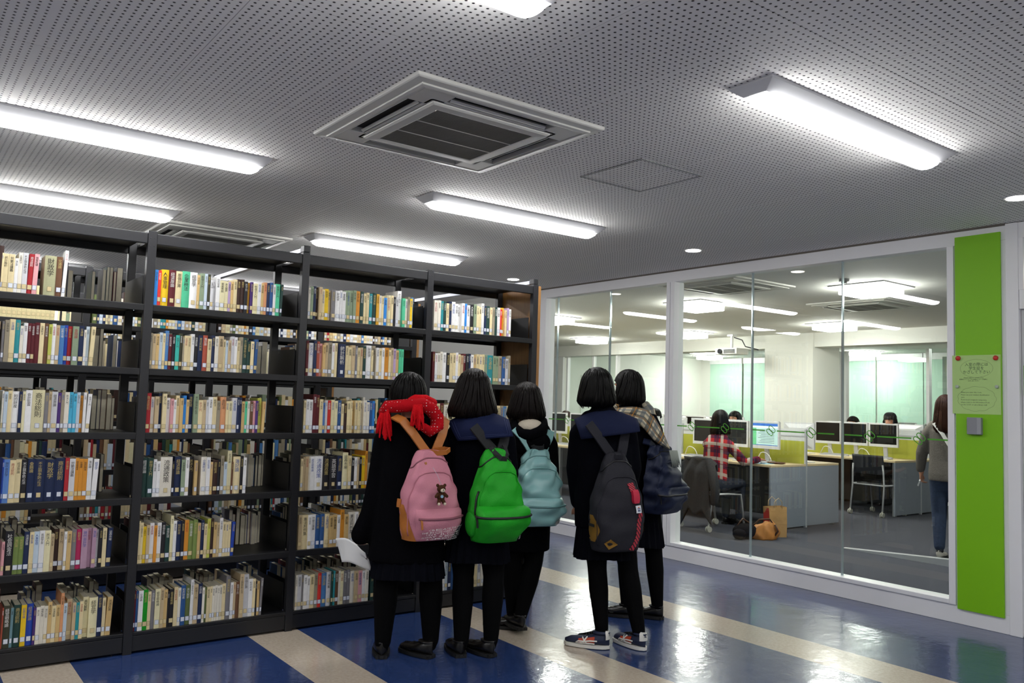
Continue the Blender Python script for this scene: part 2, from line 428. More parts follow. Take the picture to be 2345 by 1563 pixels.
wb = thing('whiteboard', 'large glossy whiteboard on the white wall at the far end of the computer room', 'whiteboard', (15.2, 15.098, .9))
MB().box(-1.7, -.03, 0, 1.7, 0, 1.25).obj('board', M('gloss_white', 'eceee8', .12), wb, bevel=.004)
MB().box(-1.7, -.06, -.03, 1.7, 0, 0).obj('pen_tray', alu, wb)
gb = thing('door_strip_blind', 'grey-green hanging strip curtain beyond the far glass, next to the pale blinds', 'curtain', (14.6, 6.05, 0))
for k in range(6): MB().box(0, k*.16, .0, .012, k*.16+.14, 2.45).obj('strip', M('grey_green_cloth', 'a3b5ab', .8), gb)

# ================================================================== CEILING LAMPS
diff_hall = M('lit_diffuser', 'ffffff', .4, emit=HALL_LAMP)
diff_room = M('lit_square_diffuser', 'fffdf6', .4, emit=ROOM_LAMP)
diff_down = M('lit_downlight', 'fff9ee', .4, emit=DOWN_LAMP)
house = M('lamp_housing', 'd8d8da', .35)
def batten_parts(L=1.46):
    h = L/2
    # housing: shallow trapezoid, narrower at the bottom, ends sloped
    b = MB()
    b.loft([[(-h-.03, -.108, 0), (h+.03, -.108, 0), (h+.03, .108, 0), (-h-.03, .108, 0)],
            [(-h-.03, -.108, -.008), (h+.03, -.108, -.008), (h+.03, .108, -.008), (-h-.03, .108, -.008)],
            [(-h, -.055, -.046), (h, -.055, -.046), (h, .055, -.046), (-h, .055, -.046)]], smooth=False)
    d = MB()
    prof = [(-.050, -.046), (-.053, -.058), (-.046, -.072), (-.026, -.081), (0, -.084), (.026, -.081), (.046, -.072), (.053, -.058), (.050, -.046)]
    d.loft([[(x, p[0]*k, -.046+(p[1]+.046)*q) for p in prof] for x, k, q in ((-h+.02, .9, .55), (-h+.045, 1, .92), (-h+.07, 1, 1), (h-.07, 1, 1), (h-.045, 1, .92), (h-.02, .9, .55))], smooth=True)
    return b, d
def batten(x, y, label):
    t = thing('ceiling_lamp', label, 'lamp', (x, y, CEIL), 0, 'batten lamps on the hall ceiling')
    b, d = batten_parts(); b.obj('housing', house, t, bevel=.003); d.obj('diffuser', diff_hall, t)
    return t
L0 = batten(3.49, 2.07, 'long lit ceiling lamp over the walkway, between grille unit and green panel')
for x, y, lab in ((.91, 2.07, 'lit ceiling lamp cut off by the top edge of the photo'),
                  (.91, 4.62, 'long lit ceiling lamp running in front of the first bookcase bay'),
                  (3.49, 4.62, 'lit ceiling lamp in front of the bookcase, behind the grille unit'),
                  (.91, 6.44, 'lit ceiling lamp over the aisle behind the first bookcase bay'),
                  (3.49, 6.46, 'lit ceiling lamp over the aisle behind the wood-ended bookcase bays'),
                  (.91, 8.15, 'lit ceiling lamp two aisles behind the front bookcase, over its first bays'),
                  (3.49, 8.15, 'lit ceiling lamp two aisles behind the front bookcase, over its end bays'),
                  (.91, 9.95, 'lit ceiling lamp three aisles behind the front bookcase, over its first bays'),
                  (3.49, 9.95, 'lit ceiling lamp three aisles behind the front bookcase, over its end bays'),
                  (-1.67, 4.62, 'lit ceiling lamp beyond the photo edge, in front of the bookcase line'),
                  (3.49, -.45, 'lit ceiling lamp behind the photographer, in line with the walkway lamp'),
                  (.91, -.45, 'lit ceiling lamp just behind the photographer'),
                  (-1.67, -.45, 'lit ceiling lamp behind the photographer, over the open side'),
                  (3.49, -2.95, 'lit ceiling lamp far behind the photographer, on the glass side'),
                  (.91, -2.95, 'lit ceiling lamp far behind the photographer, in the middle'),
                  (-4.2, 2.07, 'lit ceiling lamp beyond the photo edge, second over the walkway'),
                  (-4.2, 4.62, 'lit ceiling lamp beyond the photo edge, second before the bookcase line'),
                  (-1.67, 2.07, 'lit ceiling lamp beyond the photo edge, over the walkway')):
    copy_tree(L0, lab, (x, y, CEIL))
def square_lamp():
    t = thing('square_lamp', '', 'lamp', (0, 0, CEIL), 0, 'square lamps in the computer room')
    fr = MB()
    for a, b, c, d in ((-.31, -.31, .31, -.24), (-.31, .24, .31, .31), (-.31, -.24, -.24, .24), (.24, -.24, .31, .24)): fr.box(a, b, -.012, c, d, 0)
    fr.obj('frame', house, t)
    MB().box(-.235, -.235, -.095, .235, .235, -.012).obj('diffuser', diff_room, t, bevel=.012)
    return t
S0 = None
for k, (x, y, lab) in enumerate(((8.22, 4.67, 'bright square lamp above the metal ramp edge'), (8.22, 7.0, 'bright square lamp above the person in checked shirt'),
          (8.25, 9.9, 'bright square lamp behind the glass next to the bookcase end'), (11.47, 7.1, 'square lamp above the empty black chair, before the beam'),
          (11.4, 9.9, 'square lamp over the second desk row, before the beam'), (11.4, 12.45, 'square lamp close to the folding white partition'),
          (17.0, 9.8, 'small distant square lamp in front of the pale green blinds'), (16.8, 13.9, 'small distant square lamp beside the pillar, behind the beam'),
          (16.9, 11.6, 'small distant square lamp hidden partly by the pillar'), (15.0, 6.0, 'square lamp beyond the far glass near the strip curtain'),
          (8.22, 2.2, 'square lamp behind the green panel'), (14.9, 12.5, 'square lamp shining on the whiteboard'))):
    if S0 is None: S0 = square_lamp(); S0['label'] = lab; S0.location = (x, y, CEIL)
    else: copy_tree(S0, lab, (x, y, CEIL))
def downlight(x, y, lab):
    t = thing('downlight', lab, 'lamp', (x, y, CEIL), 0, 'round downlights along the glass')
    MB().cyl((0,0,-.006), .075, .006, 28).obj('rim', house, t); MB().cyl((0,0,-.009), .062, .004, 28).obj('lens', diff_down, t)
downlight(5.40, 2.13, 'round ceiling downlight in front of the green panel')
downlight(5.39, 4.65, 'round ceiling downlight midway along the glass partition')
downlight(5.37, 7.14, 'round ceiling downlight above the wood-ended bookcase corner')

# ================================================================== AIR-CONDITIONING CASSETTES
ac_white = M('ac_white_plastic', 'd3d2cb', .4); ac_dark = M('ac_dark_slot', '1c1c1a', .7)
ac_grey = M('ac_grille_grey', '75746d', .6)
def cassette(x, y, label, rz=0):
    t = thing('ceiling_cassette', label, 'air conditioner', (x, y, CEIL), rz, 'ceiling air-conditioning cassettes')
    b = MB()
    sq = lambda r, z: [(-r, -r, z), (r, -r, z), (r, r, z), (-r, r, z)]
    # stepped outer border
    b.loft([sq(.47, -.012), sq(.47, -.028), sq(.452, -.031), sq(.44, -.03)], caps=(False, False), smooth=False)
    b.loft([sq(.518, 0), sq(.518, -.013), sq(.51, -.018), sq(.47, -.021), sq(.47, -.012), sq(.47, 0)], caps=(False, False), smooth=False)
    # corner blocks and inner border leave four slots
    for sx in (-1, 1):
        for sy in (-1, 1):
            xa, xb = sorted((sx*.44, sx*.28)); ya, yb = sorted((sy*.44, sy*.28))
            b.box(xa, ya, -.03, xb, yb, 0)
    for k in range(4):
        m = Matrix.Rotation(k*math.pi/2, 4, 'Z')
        b.xbox(m @ Matrix.Translation((0, .434, -.015)), .28, .006, .015)
        b.xbox(m @ Matrix.Translation((0, .3465, -.015)), .351, .0095, .015)
    b.obj('border', ac_white, t, bevel=.0035)
    MB().loft([sq(.445, -.002), sq(.445, -.004)], smooth=False).obj('slot_back', ac_dark, t)
    for k in range(4):
        m = Matrix.Rotation(k*math.pi/2, 4, 'Z')
        MB().xbox(m @ Matrix.Translation((0, .371, -.024)) @ Matrix.Rotation(R(40), 4, 'X'), .268, .0085, .002).obj('louvre', ac_white, t, bevel=.002)
    c = MB()
    c.loft([sq(.333, -.004), sq(.333, -.034), sq(.322, -.041), sq(.275, -.043), sq(.27, -.036)], caps=(False, False), smooth=False)
    c.obj('grille_frame', ac_white, t, bevel=.003)
    MB().box(-.272, -.272, -.033, .272, .272, -.03).obj('filter', M('ac_filter', '3b3b38', .9), t)
    g = MB()
    for i in range(58): g.box(-.272, -.27+i*.00945, -.039, .272, -.264+i*.00945, -.033)
    tag(g.obj('grille_bars', ac_grey, t), kind='stuff')
    for s in (-1, 1): MB().box(-.272, s*.09-.002, -.041, .272, s*.09+.002, -.036).obj('grille_rib', ac_white, t)
    return t
cassette(2.165, 3.39, 'large square white ceiling air conditioner with grey grille, over the walkway')
cassette(2.18, 7.24, 'white ceiling air conditioner behind the top rail of the bookcase')
cassette(7.2, 5.75, 'ceiling air conditioner just behind the glass mullion in the computer room')
cassette(9.6, 5.5, 'ceiling air conditioner above the desks near the metal ramp edge')
hat = thing('access_hatch', 'square perforated ceiling access hatch beside the grille unit', 'hatch', (3.425, 3.355, CEIL))
b = MB()
for a, bb, c, d in ((-.25, -.25, .25, -.238), (-.25, .238, .25, .25), (-.25, -.238, -.238, .238), (.238, -.238, .25, .238)): b.box(a, bb, -.004, c, d, 0)
b.obj('frame', M('hatch_frame', '8f8f8f', .5), hat)
MB().box(-.236, -.236, -.002, .236, .236, 0).obj('hatch_panel', perf, hat)
# ================================================================== BOOKCASES
steel = M('charcoal_steel', '17171b', .42, noise=.12, scale=30, spec=.5)
steel2 = M('charcoal_steel_shelf', '101013', .45, noise=.12, scale=30, spec=.45)
oak = M('oak_end_panel', '8a6234', .5, noise=.35, scale=9, stretch=(8, 8, .7))
POST = [.24, 1.165, 2.085, 3.005, 3.945]
TIER = [1.925, 1.565, 1.207, .848, .485, .118]
TOP = 2.33
def bookcase(y0, label, full=True):
    t = thing('bookcase', label, 'bookcase', (POST[0], y0, 0), 0, None)
    ox = POST[0]
    for i, x in enumerate(POST):
        for y in (0, .46):
            m = MB().box(x-ox-.0235, y, 0, x-ox+.0235, y+.04, TOP+.012)
            if y == 0 and full:
                for zz in (.03, .075):
                    for s in (-1, 1): m.cyl((x-ox+s*.011, -.0015, TOP-zz), .0035, .002, 8, axis='y')
            m.obj('upright', steel, t, bevel=.003)
        m = MB()
        for z in TIER:
            pass
    for i in range(4):
        x0, x1 = POST[i]-ox+.0235, POST[i+1]-ox-.0235
        for y in (.004, .47): MB().box(x0, y, TOP-.062, x1, y+.026, TOP).obj('top_rail', steel, t, bevel=.004)
        MB().box(x0, .03, TOP-.022, x1, .47, TOP-.012).obj('top_board', steel2, t)
        for z in TIER[:-1]:
            m = MB().box(x0, .002, z-.014, x1, .498, z)
            for y in (.0, .482): m.box(x0, y, z-.038, x1, y+.018, z-.001)
            m.obj('shelf', steel2, t, bevel=.003)
        z = TIER[-1]
        MB().box(x0, .0, z-.02, x1, .5, z).obj('shelf', steel2, t, bevel=.003)
        for y in (.006, .474): MB().box(x0, y, .012, x1, y+.02, z-.022).obj('plinth', steel, t, bevel=.003)
        # half-height bracket plates at both ends of every compartment
        for z in TIER:
            for x in (x0+.001, x1-.004):
                MB().box(x, .05, z, x+.003, .45, z+.165).obj('bracket_plate', steel2, t)
    tp = MB().box(POST[4]-ox+.0245, .0, .0, POST[4]-ox+.05, .5, TOP+.003).obj('end_panel', oak, t, bevel=.003)
    tp['label'] = 'oak-veneered end panel'
    for x in (POST[2]-ox, POST[4]-ox-.004):
        MB().box(x-.022, -.004, TOP+.014, x+.022, .05, TOP+.055).obj('tie_clamp', M('black_plastic', '17171a', .4), t, bevel=.003)
    return t
BC = bookcase(SHELF_Y, 'long charcoal steel bookcase full of books behind the students, oak end panel')
for k, (dy, lab) in enumerate(((1.8, 'second charcoal bookcase, glimpsed through the gaps of the front one'), (3.6, 'third charcoal bookcase, deepest of those glimpsed between the shelves'))):
    copy_tree(BC, lab, (POST[0], SHELF_Y+dy, 0))
for x, lab in ((POST[2], 'pale steel tie bar on top of the bookcases above the third bay'), (POST[4]-.004, 'pale steel tie bar on top of the bookcases at the oak end')):
    o = MB().box(-.018, 0, 0, .018, 3.6, .028).obj('tie_bar', M('pale_steel', 'b9bbc6', .35, metal=.4), None, (x, SHELF_Y+.06, TOP+.016), bevel=.002)
    tag(o, lab, 'bar', 'tie bars over the bookcases')

# ------------------------------------------------------------------ books
PAL = {'w': ('eeedeb', 'white'), 'i': ('e8e2d2', 'ivory'), 'c': ('e6d5a6', 'cream'), 'C': ('e3dbb0', 'pale yellow'), 't': ('c6b08a', 'tan'),
       'T': ('d3b378', 'honey tan'), 'b': ('6b4a33', 'brown'), 'd': ('3a2620', 'dark brown'), 'e': ('9c927c', 'taupe'), 'k': ('232226', 'black'),
       'D': ('3c3d2c', 'dark olive'), 'n': ('1d2a4c', 'navy'), 'N': ('2b558c', 'denim blue'), 'u': ('4a7fb8', 'mid blue'), 'U': ('2444a0', 'royal blue'),
       'B': ('5d86c8', 'cornflower blue'), 'E': ('2f86d6', 'bright blue'), 's': ('c3d3e0', 'pale blue'), 'S': ('4fb6d8', 'cyan'), 'h': ('6f929a', 'dusty teal'),
       'q': ('2b8f96', 'teal'), 'Q': ('3fbfae', 'turquoise'), 'g': ('22403a', 'dark green'), 'l': ('8c9d80', 'sage green'), 'v': ('5d6a3c', 'olive green'),
       'V': ('a9a884', 'wide sage'), 'O': ('76894a', 'moss green'), 'G': ('12961f', 'vivid green'), 'A': ('52c193', 'mint green'), 'L': ('c2c65a', 'lime'),
       'y': ('e8c21f', 'yellow'), 'Y': ('d7a12e', 'mustard'), 'o': ('d7902f', 'orange'), 'f': ('d99a6c', 'peach'), 'r': ('a8262e', 'red'), 'X': ('d8342b', 'bright red'),
       'R': ('a8503c', 'terracotta'), 'm': ('5c1a22', 'maroon'), 'p': ('e0a3a6', 'rose pink'), 'M': ('b02a58', 'magenta'), 'P': ('4a2f72', 'purple'),
       'j': ('b8a0c4', 'lilac'), 'J': ('b996ab', 'dusty pink'), 'z': ('d0d0d2', 'pale grey'), 'a': ('7d7a7c', 'grey')}
DARK = set('bdkDnNuUqgvOmMPrXRGa')
# per tier: start pixel, end pixel along the foot of the spines, then colour+height code+relative thickness
ROWS = {
 (0,0): ((0,660),(148,672),'c3 20 c3 88 c3 97 w1 57 i4 68 z4 85 r4 82 p4 78 _0 110 V4 195 b4 100 w8 60'),
 (0,1): ((0,824),(212,833),'a4 45 e5 75 c5 85 q5 80 i2 55 w4 65 m4 60 m4 60 m4 75 c4 75 b4 70 L4 60 w4 60 t4 65 u4 80 U4 65 r4 75 l4 105 n4 85 i2 45 s4 60 c4 70'),
 (0,2): ((0,988),(203,988),'i4 30 s4 60 c4 65 w4 110 n4 55 C4 50 w5 105 C5 205 a4 65 t4 50 z4 100 P4 60 e4 55 i4 80 S4 65 S4 60 s4 60 o3 60 w4 50 w4 65'),
 (0,3): ((0,1155),(219,1145),'U5 20 B5 90 c5 95 c5 90 k5 100 n5 115 n5 165 n5 175 n5 155 r5 72 z5 100 o5 62 o5 70 o5 75 w5 82 w5 90'),
 (0,4): ((0,1317),(252,1297),'p0 45 k5 135 O2 82 O2 80 n4 85 c4 72 s4 85 w4 85 C4 100 t2 62 d4 85 t4 78 w3 45 T3 75 a4 82 M4 90 J4 105 J4 75 J4 70 z3 50 k4 62 c4 72 n4 85'),
 (0,5): ((0,1480),(251,1455),'R3 20 D4 115 h3 45 g4 120 y4 85 U4 110 P2 45 i2 65 i2 65 i2 60 T4 65 c2 70 T2 70 f8 55 s2 60 t4 90 t2 60 q2 60 c2 65 C4 95 C4 150 n5 85 c3 60 T3 95'),
 (1,0): ((345,693),(645,717),'w3 40 E3 48 X3 48 y4 110 m4 100 c4 95 A4 115 w4 110 T3 40 l4 70 s4 45 D4 45 z1 45 z1 45 w3 60 C1 70 C1 60 j1 40 T1 45 c3 55 d3 60 d3 55 k2 55 Y2 45 P2 45 C2 75 w3 55 T2 45 f3 50 n3 50 N3 55 w2 45 A3 70 g3 40'),
 (1,1): ((337,840),(587,850),'e3 65 t3 50 T3 50 s4 50 c3 40 u5 50 m3 55 k3 50 Q3 60 D4 50 e2 25 c3 55 c3 50 w4 50 k4 65 n4 75 R4 75 c2 65 n4 50 i4 60 t4 80 c2 40 s2 40 t2 50 z4 50 w4 50 c2 50 e4 45 g4 75 g2 60 c2 55 N4 55'),
 (1,2): ((328,988),(604,988),'r5 95 i3 55 t3 60 n5 50 c5 60 w3 60 p2 45 w2 40 c4 55 T3 45 E4 45 T2 45 n5 70 l5 70 c2 65 t2 55 z2 40 w4 60 c4 65 e2 55 f4 90 c2 45 C2 55 z4 75 n4 40 n4 40 T2 50 A2 40 i2 40 b2 55 p2 40 P2 45 L4 65 T2 40'),
 (1,3): ((321,1135),(562,1128),'g5 85 g5 80 w4 50 w3 50 i5 170 k3 35 n5 100 l3 60 w5 55 k5 80 T3 45 _0 50 i5 80 w5 60 T2 40 d3 75 k3 45 e5 50 s2 50 C8 65 b2 30 c5 115 k5 45 w4 50'),
 (1,4): ((310,1291),(534,1264),'c6 45 c5 45 y3 45 t4 50 w5 60 o3 45 w5 60 k5 65 g3 65 C8 45 w5 50 n5 70 k5 50 o5 65 O5 70 O5 65 T3 50 n5 50 c2 50 L5 50 d5 50 T3 50 t3 45 w5 50 c3 45 c3 45 c3 40 U3 50'),
 (1,5): ((301,1446),(598,1402),'m5 45 N5 35 w5 70 G5 70 c4 50 a4 60 C5 80 t5 55 T4 55 k3 30 k4 70 c5 60 i4 45 N5 75 v5 75 w8 50 t5 70 n5 70 i3 40 v3 35 c3 50 c3 40 i3 40 i3 40 i3 40 i3 40 c4 60 a8 75 w4 50 t4 45 b4 60 t8 70 z8 85 w5 70 c5 50 k3 30 T3 45 a5 40'),
 (2,0): ((705,722),(948,746),'i3 40 l4 45 n4 50 d4 55 t4 45 c3 50 y3 65 c3 55 a3 65 w3 80 w3 40 w3 65 l4 25 l4 55 l4 55 l4 55 o4 70 g4 70 c3 50 c4 50 q3 60 g4 75 Y4 55 i3 45 c3 45 E2 55 C4 80 c4 50 k3 45 z3 55 w8 75 A3 60 i3 45 e4 45 y3 50 u4 40'),
 (2,1): ((700,855),(923,864),'m5 45 w4 80 n5 50 R5 55 p4 55 T3 40 t5 50 e5 65 w5 45 c5 45 _0 20 n5 130 c4 50 c3 60 t4 60 a4 45 c3 50 t3 50 g4 60 w5 95 c2 30 e5 65 w4 50 c3 50 w4 50 o4 75 c3 45 t4 50 j4 50 T3 55 A4 45 A4 45'),
 (2,2): ((694,987),(857,988),'c3 40 w4 60 w4 65 m7 60 m7 60 c4 60 B2 45 z4 40 X4 70 C4 60 C4 60 N4 70 c2 50 d2 60 c4 65 c4 35 T4 55 c4 50 c4 55 i4 60 i4 60 i3 55 N4 55 E4 50'),
 (2,3): ((687,1120),(840,1115),'c3 55 t4 50 t4 80 i4 45 w4 100 w4 200 k4 165 k4 185 n4 130 C6 140 c4 80 k3 75 w3 70 t3 55 k3 65 y4 85 o7 60'),
 (2,4): ((682,1254),(852,1237),'t4 60 c4 100 w4 50 w4 75 N4 80 N4 75 c4 85 T3 65 T3 70 w3 55 o6 70 T3 75 i4 120 w4 60 t3 80 c3 70 c4 60 P3 50'),
 (2,5): ((675,1391),(855,1364),'i4 45 z4 85 a3 45 w4 75 w3 60 c4 90 e4 75 X4 80 u4 115 z4 100 g4 50 q4 40 b4 75 i4 40 C4 70 a4 80 a4 75 i3 100 t3 85 p3 90 w3 70 i3 75 g2 50 g2 75'),
 (3,0): ((994,752),(1170,766),'i4 70 i4 60 q4 50 g4 55 c3 55 n4 55 w4 75 w3 60 w3 75 w4 60 E4 40 w3 70 k4 75 l4 60 c3 50 c3 50 w6 60 n4 50 g4 80 c3 50 e4 50 g4 55 w4 60 X3 45 Y4 65 c3 40 j4 45 w4 50'),
 (3,1): ((990,868),(1168,877),'m4 45 w3 50 i3 50 i4 50 w4 80 k4 60 c4 60 c4 60 w4 50 c3 50 t3 55 m4 55 k4 60 n4 40 w4 60 T3 55 c4 60 c4 60 c4 50 l4 60 q4 125 l4 65 l4 55 e4 80 N4 75 z2 65 e5 40'),
 (3,2): ((985,985),(1166,985),'w4 40 m4 55 c4 60 m4 60 i3 70 C4 100 c3 50 t4 60 w4 60 n4 60 c4 60 i4 60 e4 60 c4 80 w5 60 f4 70 w5 50 m4 60 c3 60 e3 50 u3 60 c3 50'),
 (3,3): ((975,1100),(1160,1098),'n4 60 c4 60 w4 50 t4 60 i4 60 g4 70 c4 60 c4 60 r4 50 w4 60 t4 60 n4 60 c4 60 i4 60 k4 70 w4 50'),
 (3,4): ((965,1220),(1150,1215),'c4 60 w4 60 n4 50 t4 60 w4 60 c4 70 u4 60 w4 60 i4 60 c4 60 m4 50 t4 60 w4 60 c4 60'),
 (3,5): ((1012,1341),(1145,1318),'w4 50 s3 45 n4 60 N4 60 L4 75 c4 60 w3 60 i4 70 t4 60 c4 60 w4 70 i4 60 c4 60 T4 60 c4 55 w4 50 i4 60'),
}
def cover_mat():
    m = bpy.data.materials.new('book_cover'); m.use_nodes = True; nt = m.node_tree; b = nt.nodes['Principled BSDF']
    a = nt.nodes.new('ShaderNodeAttribute'); a.attribute_name = 'col'
    tc = nt.nodes.new('ShaderNodeTexCoord'); n = nt.nodes.new('ShaderNodeTexNoise'); n.inputs['Scale'].default_value = 55; n.inputs['Detail'].default_value = 3
    nt.links.new(tc.outputs['Object'], n.inputs['Vector'])
    mx = nt.nodes.new('ShaderNodeMix'); mx.data_type = 'RGBA'; mx.blend_type = 'MULTIPLY'
    mx.inputs[0].default_value = .35
    nt.links.new(a.outputs['Color'], mx.inputs[6]); nt.links.new(n.outputs['Color'], mx.inputs[7])
    hs = nt.nodes.new('ShaderNodeMix'); hs.data_type = 'RGBA'; hs.inputs[0].default_value = .22
    nt.links.new(a.outputs['Color'], hs.inputs[6])
    v = mnode(nt, 'ADD', n.outputs['Fac'], .5)
    vm = nt.nodes.new('ShaderNodeVectorMath'); vm.operation = 'SCALE'
    nt.links.new(a.outputs['Color'], vm.inputs[0]); nt.links.new(v, vm.inputs['Scale']); nt.links.new(vm.outputs[0], hs.inputs[7])
    nt.links.new(hs.outputs[2], b.inputs['Base Color'])
    b.inputs['Roughness'].default_value = .5; b.inputs['Specular IOR Level'].default_value = .35
    return m
book_mat = cover_mat()
page_col = lin('cfc7ae')
def book_geo(wd, h, d, col, hard, flip=False):
    """U-shaped cover and page block, spine at y=0 facing -y (or +y), standing on z=0, x from 0 to wd"""
    t = .0022 if hard else .0009; bulge = min(.006, wd*.16) if hard else .0008
    n = 5
    out = [(0, d)] + [(wd*i/(n-1), bulge*(1-math.sin(math.pi*i/(n-1)))) for i in range(n)] + [(wd, d)]
    inn = [(t, d)] + [(t+(wd-2*t)*i/(n-1), bulge*(1-math.sin(math.pi*i/(n-1)))+t) for i in range(n)] + [(wd-t, d)]
    k = len(out); V = []; F = []
    for z in (0, h):
        V += [(x, y, z) for x, y in out] + [(x, y, z) for x, y in inn]
    for i in range(k-1):
        F.append((i, i+1, 2*k+i+1, 2*k+i)); F.append((k+i+1, k+i, 3*k+i, 3*k+i+1))
        F.append((i+1, i, k+i, k+i+1)); F.append((2*k+i, 2*k+i+1, 3*k+i+1, 3*k+i))
    F.append((0, 2*k, 3*k, k)); F.append((k-1, 2*k-1, 4*k-1, 3*k-1))
    nc = len(F)
    e = .003 if hard else .0004
    y0, y1, x0, x1, z0, z1 = bulge+t, d-e, t, wd-t, e, h-e
    PV = [(x0,y0,z0),(x1,y0,z0),(x1,y1,z0),(x0,y1,z0),(x0,y0,z1),(x1,y0,z1),(x1,y1,z1),(x0,y1,z1)]
    PF = [(0,3,2,1),(4,5,6,7),(0,1,5,4),(1,2,6,5),(2,3,7,6),(3,0,4,7)]
    V = np.array(V); PV = np.array(PV)
    if flip:
        for a in (V, PV): a[:, 1] *= -1
    return V, F, PV, PF
def sticker_geo(wd, h, blue):
    """call-number label on the spine: thin printed frame and pale field"""
    w2 = wd*.92 if wd < .024 else .021
    x0, x1 = wd/2-w2/2, wd/2+w2/2; z0, z1 = .022, .047
    e = .0012
    V = [(x0,-.0006,z0),(x1,-.0006,z0),(x1,-.0006,z1),(x0,-.0006,z1),(x0+e,-.0009,z0+e),(x1-e,-.0009,z0+e),(x1-e,-.0009,z1-e),(x0+e,-.0009,z1-e)]
    F = [(0,1,2,3),(4,5,6,7)]
    return np.array(V), F
TITLES = ['会社法', '経営学', '商法総則', '現代会計学', '民法入門', '英文解釈', '租税法', '統計解析', '経済原論', '不正競争防止法', '国際経済', '企業税法', '会計監査', '労働法講義', '財政学', '社会調査法', '知的財産', '簿記論', '金融論', '証券市場', '税理士入門', '英語学習', '経営戦略論', '憲法判例集', '交通論', '流通政策', '情報処理', '原価計算', '貿易実務', '人事管理']
ink_d = M('title_ink_dark', '2a241f', .6); ink_l = M('title_ink_gold', 'b9a668', .5); ink_w = M('title_ink_white', 'd6d4cf', .5)
ink_r = M('title_ink_red', 'a03030', .6); ink_b = M('title_ink_blue', '2b4f9a', .6)
_TM = {}
def title_geo(txt):
    v, f = text_data('\n'.join(txt), 1.0, 1, .93)
    v = np.stack([v[:, 0], np.zeros(len(v)), v[:, 1]], 1)
    v[:, 2] -= v[:, 2].max(); v[:, 0] -= (v[:, 0].max()+v[:, 0].min())/2
    return v, f
TG = [title_geo(t) for t in TITLES]
def title_mesh(k, mat):
    key = (k, mat.name)
    if key not in _TM:
        me = bpy.data.meshes.new('title'); me.from_pydata(TG[k][0].tolist(), [], TG[k][1]); me.materials.append(mat); _TM[key] = me
    return _TM[key]
def pick_ink(c):
    if c in DARK: return ink_l if rnd.random() < .55 else ink_w
    q = rnd.random(); return ink_d if q < .74 else (ink_r if q < .86 else ink_b)
lab_mats = {'w': M('label_white', 'dfe3ea', .6), 'c': M('label_cream', 'd9c796', .6)}
lab_frame = M('label_frame_blue', '51648e', .6); lab_frame2 = M('label_frame_brown', '8d7a52', .6)
page_mat = M('page_block', 'cfc7ae', .85, noise=.12, scale=400, stretch=(1, .05, .05))
D_R, D_U = _r, _u
def ray_y(p, y):
    d = (p[0]-1172.5)*_r - (p[1]-781.5)*_u + FL*_f
    return d[0]*y/d[1]
ORD = lambda n: f"{n}{'th' if 10 <= n % 100 <= 20 else {1:'st',2:'nd',3:'rd'}.get(n % 10, 'th')}"
TN = ['top shelf', 'second shelf down', 'third shelf down', 'fourth shelf down', 'fifth shelf down', 'lowest shelf']
BN = ['first bay', 'second bay', 'third bay', 'end bay']
class Bulk:
    def __init__(s): s.V = []; s.F = []; s.C = []; s.M = []; s.n = 0
    def add(s, V, F, col, mi, off):
        s.V.append(V+np.array(off)); o = s.n
        s.F += [tuple(i+o for i in q) for q in F]; s.n += len(V)
        s.C += [col]*len(F); s.M += [mi]*len(F)
bulk = Bulk()
bulk_mats = [book_mat, lab_mats['w'], lab_mats['c'], lab_frame, lab_frame2, ink_d, ink_l, ink_w, ink_r, ink_b]
n_single = 0
_lab_cache = {}
def label_part(wd, kind, par):
    key = (round(wd, 3), kind)
    if key not in _lab_cache:
        V, F = sticker_geo(key[0], .2, True)
        me = bpy.data.meshes.new('call_label'); me.from_pydata(V.tolist(), [], F)
        me.materials.append(lab_frame if kind == 'w' else lab_frame2); me.materials.append(lab_mats[kind]); me.polygons.foreach_set('material_index', [0, 1])
        _lab_cache[key] = me
    o = bpy.data.objects.new('call_label', _lab_cache[key]); COL.objects.link(o); o.parent = par
def jit(c, a=.1):
    k = 1+rnd.uniform(-a, a); return [min(1, x*k) for x in c]
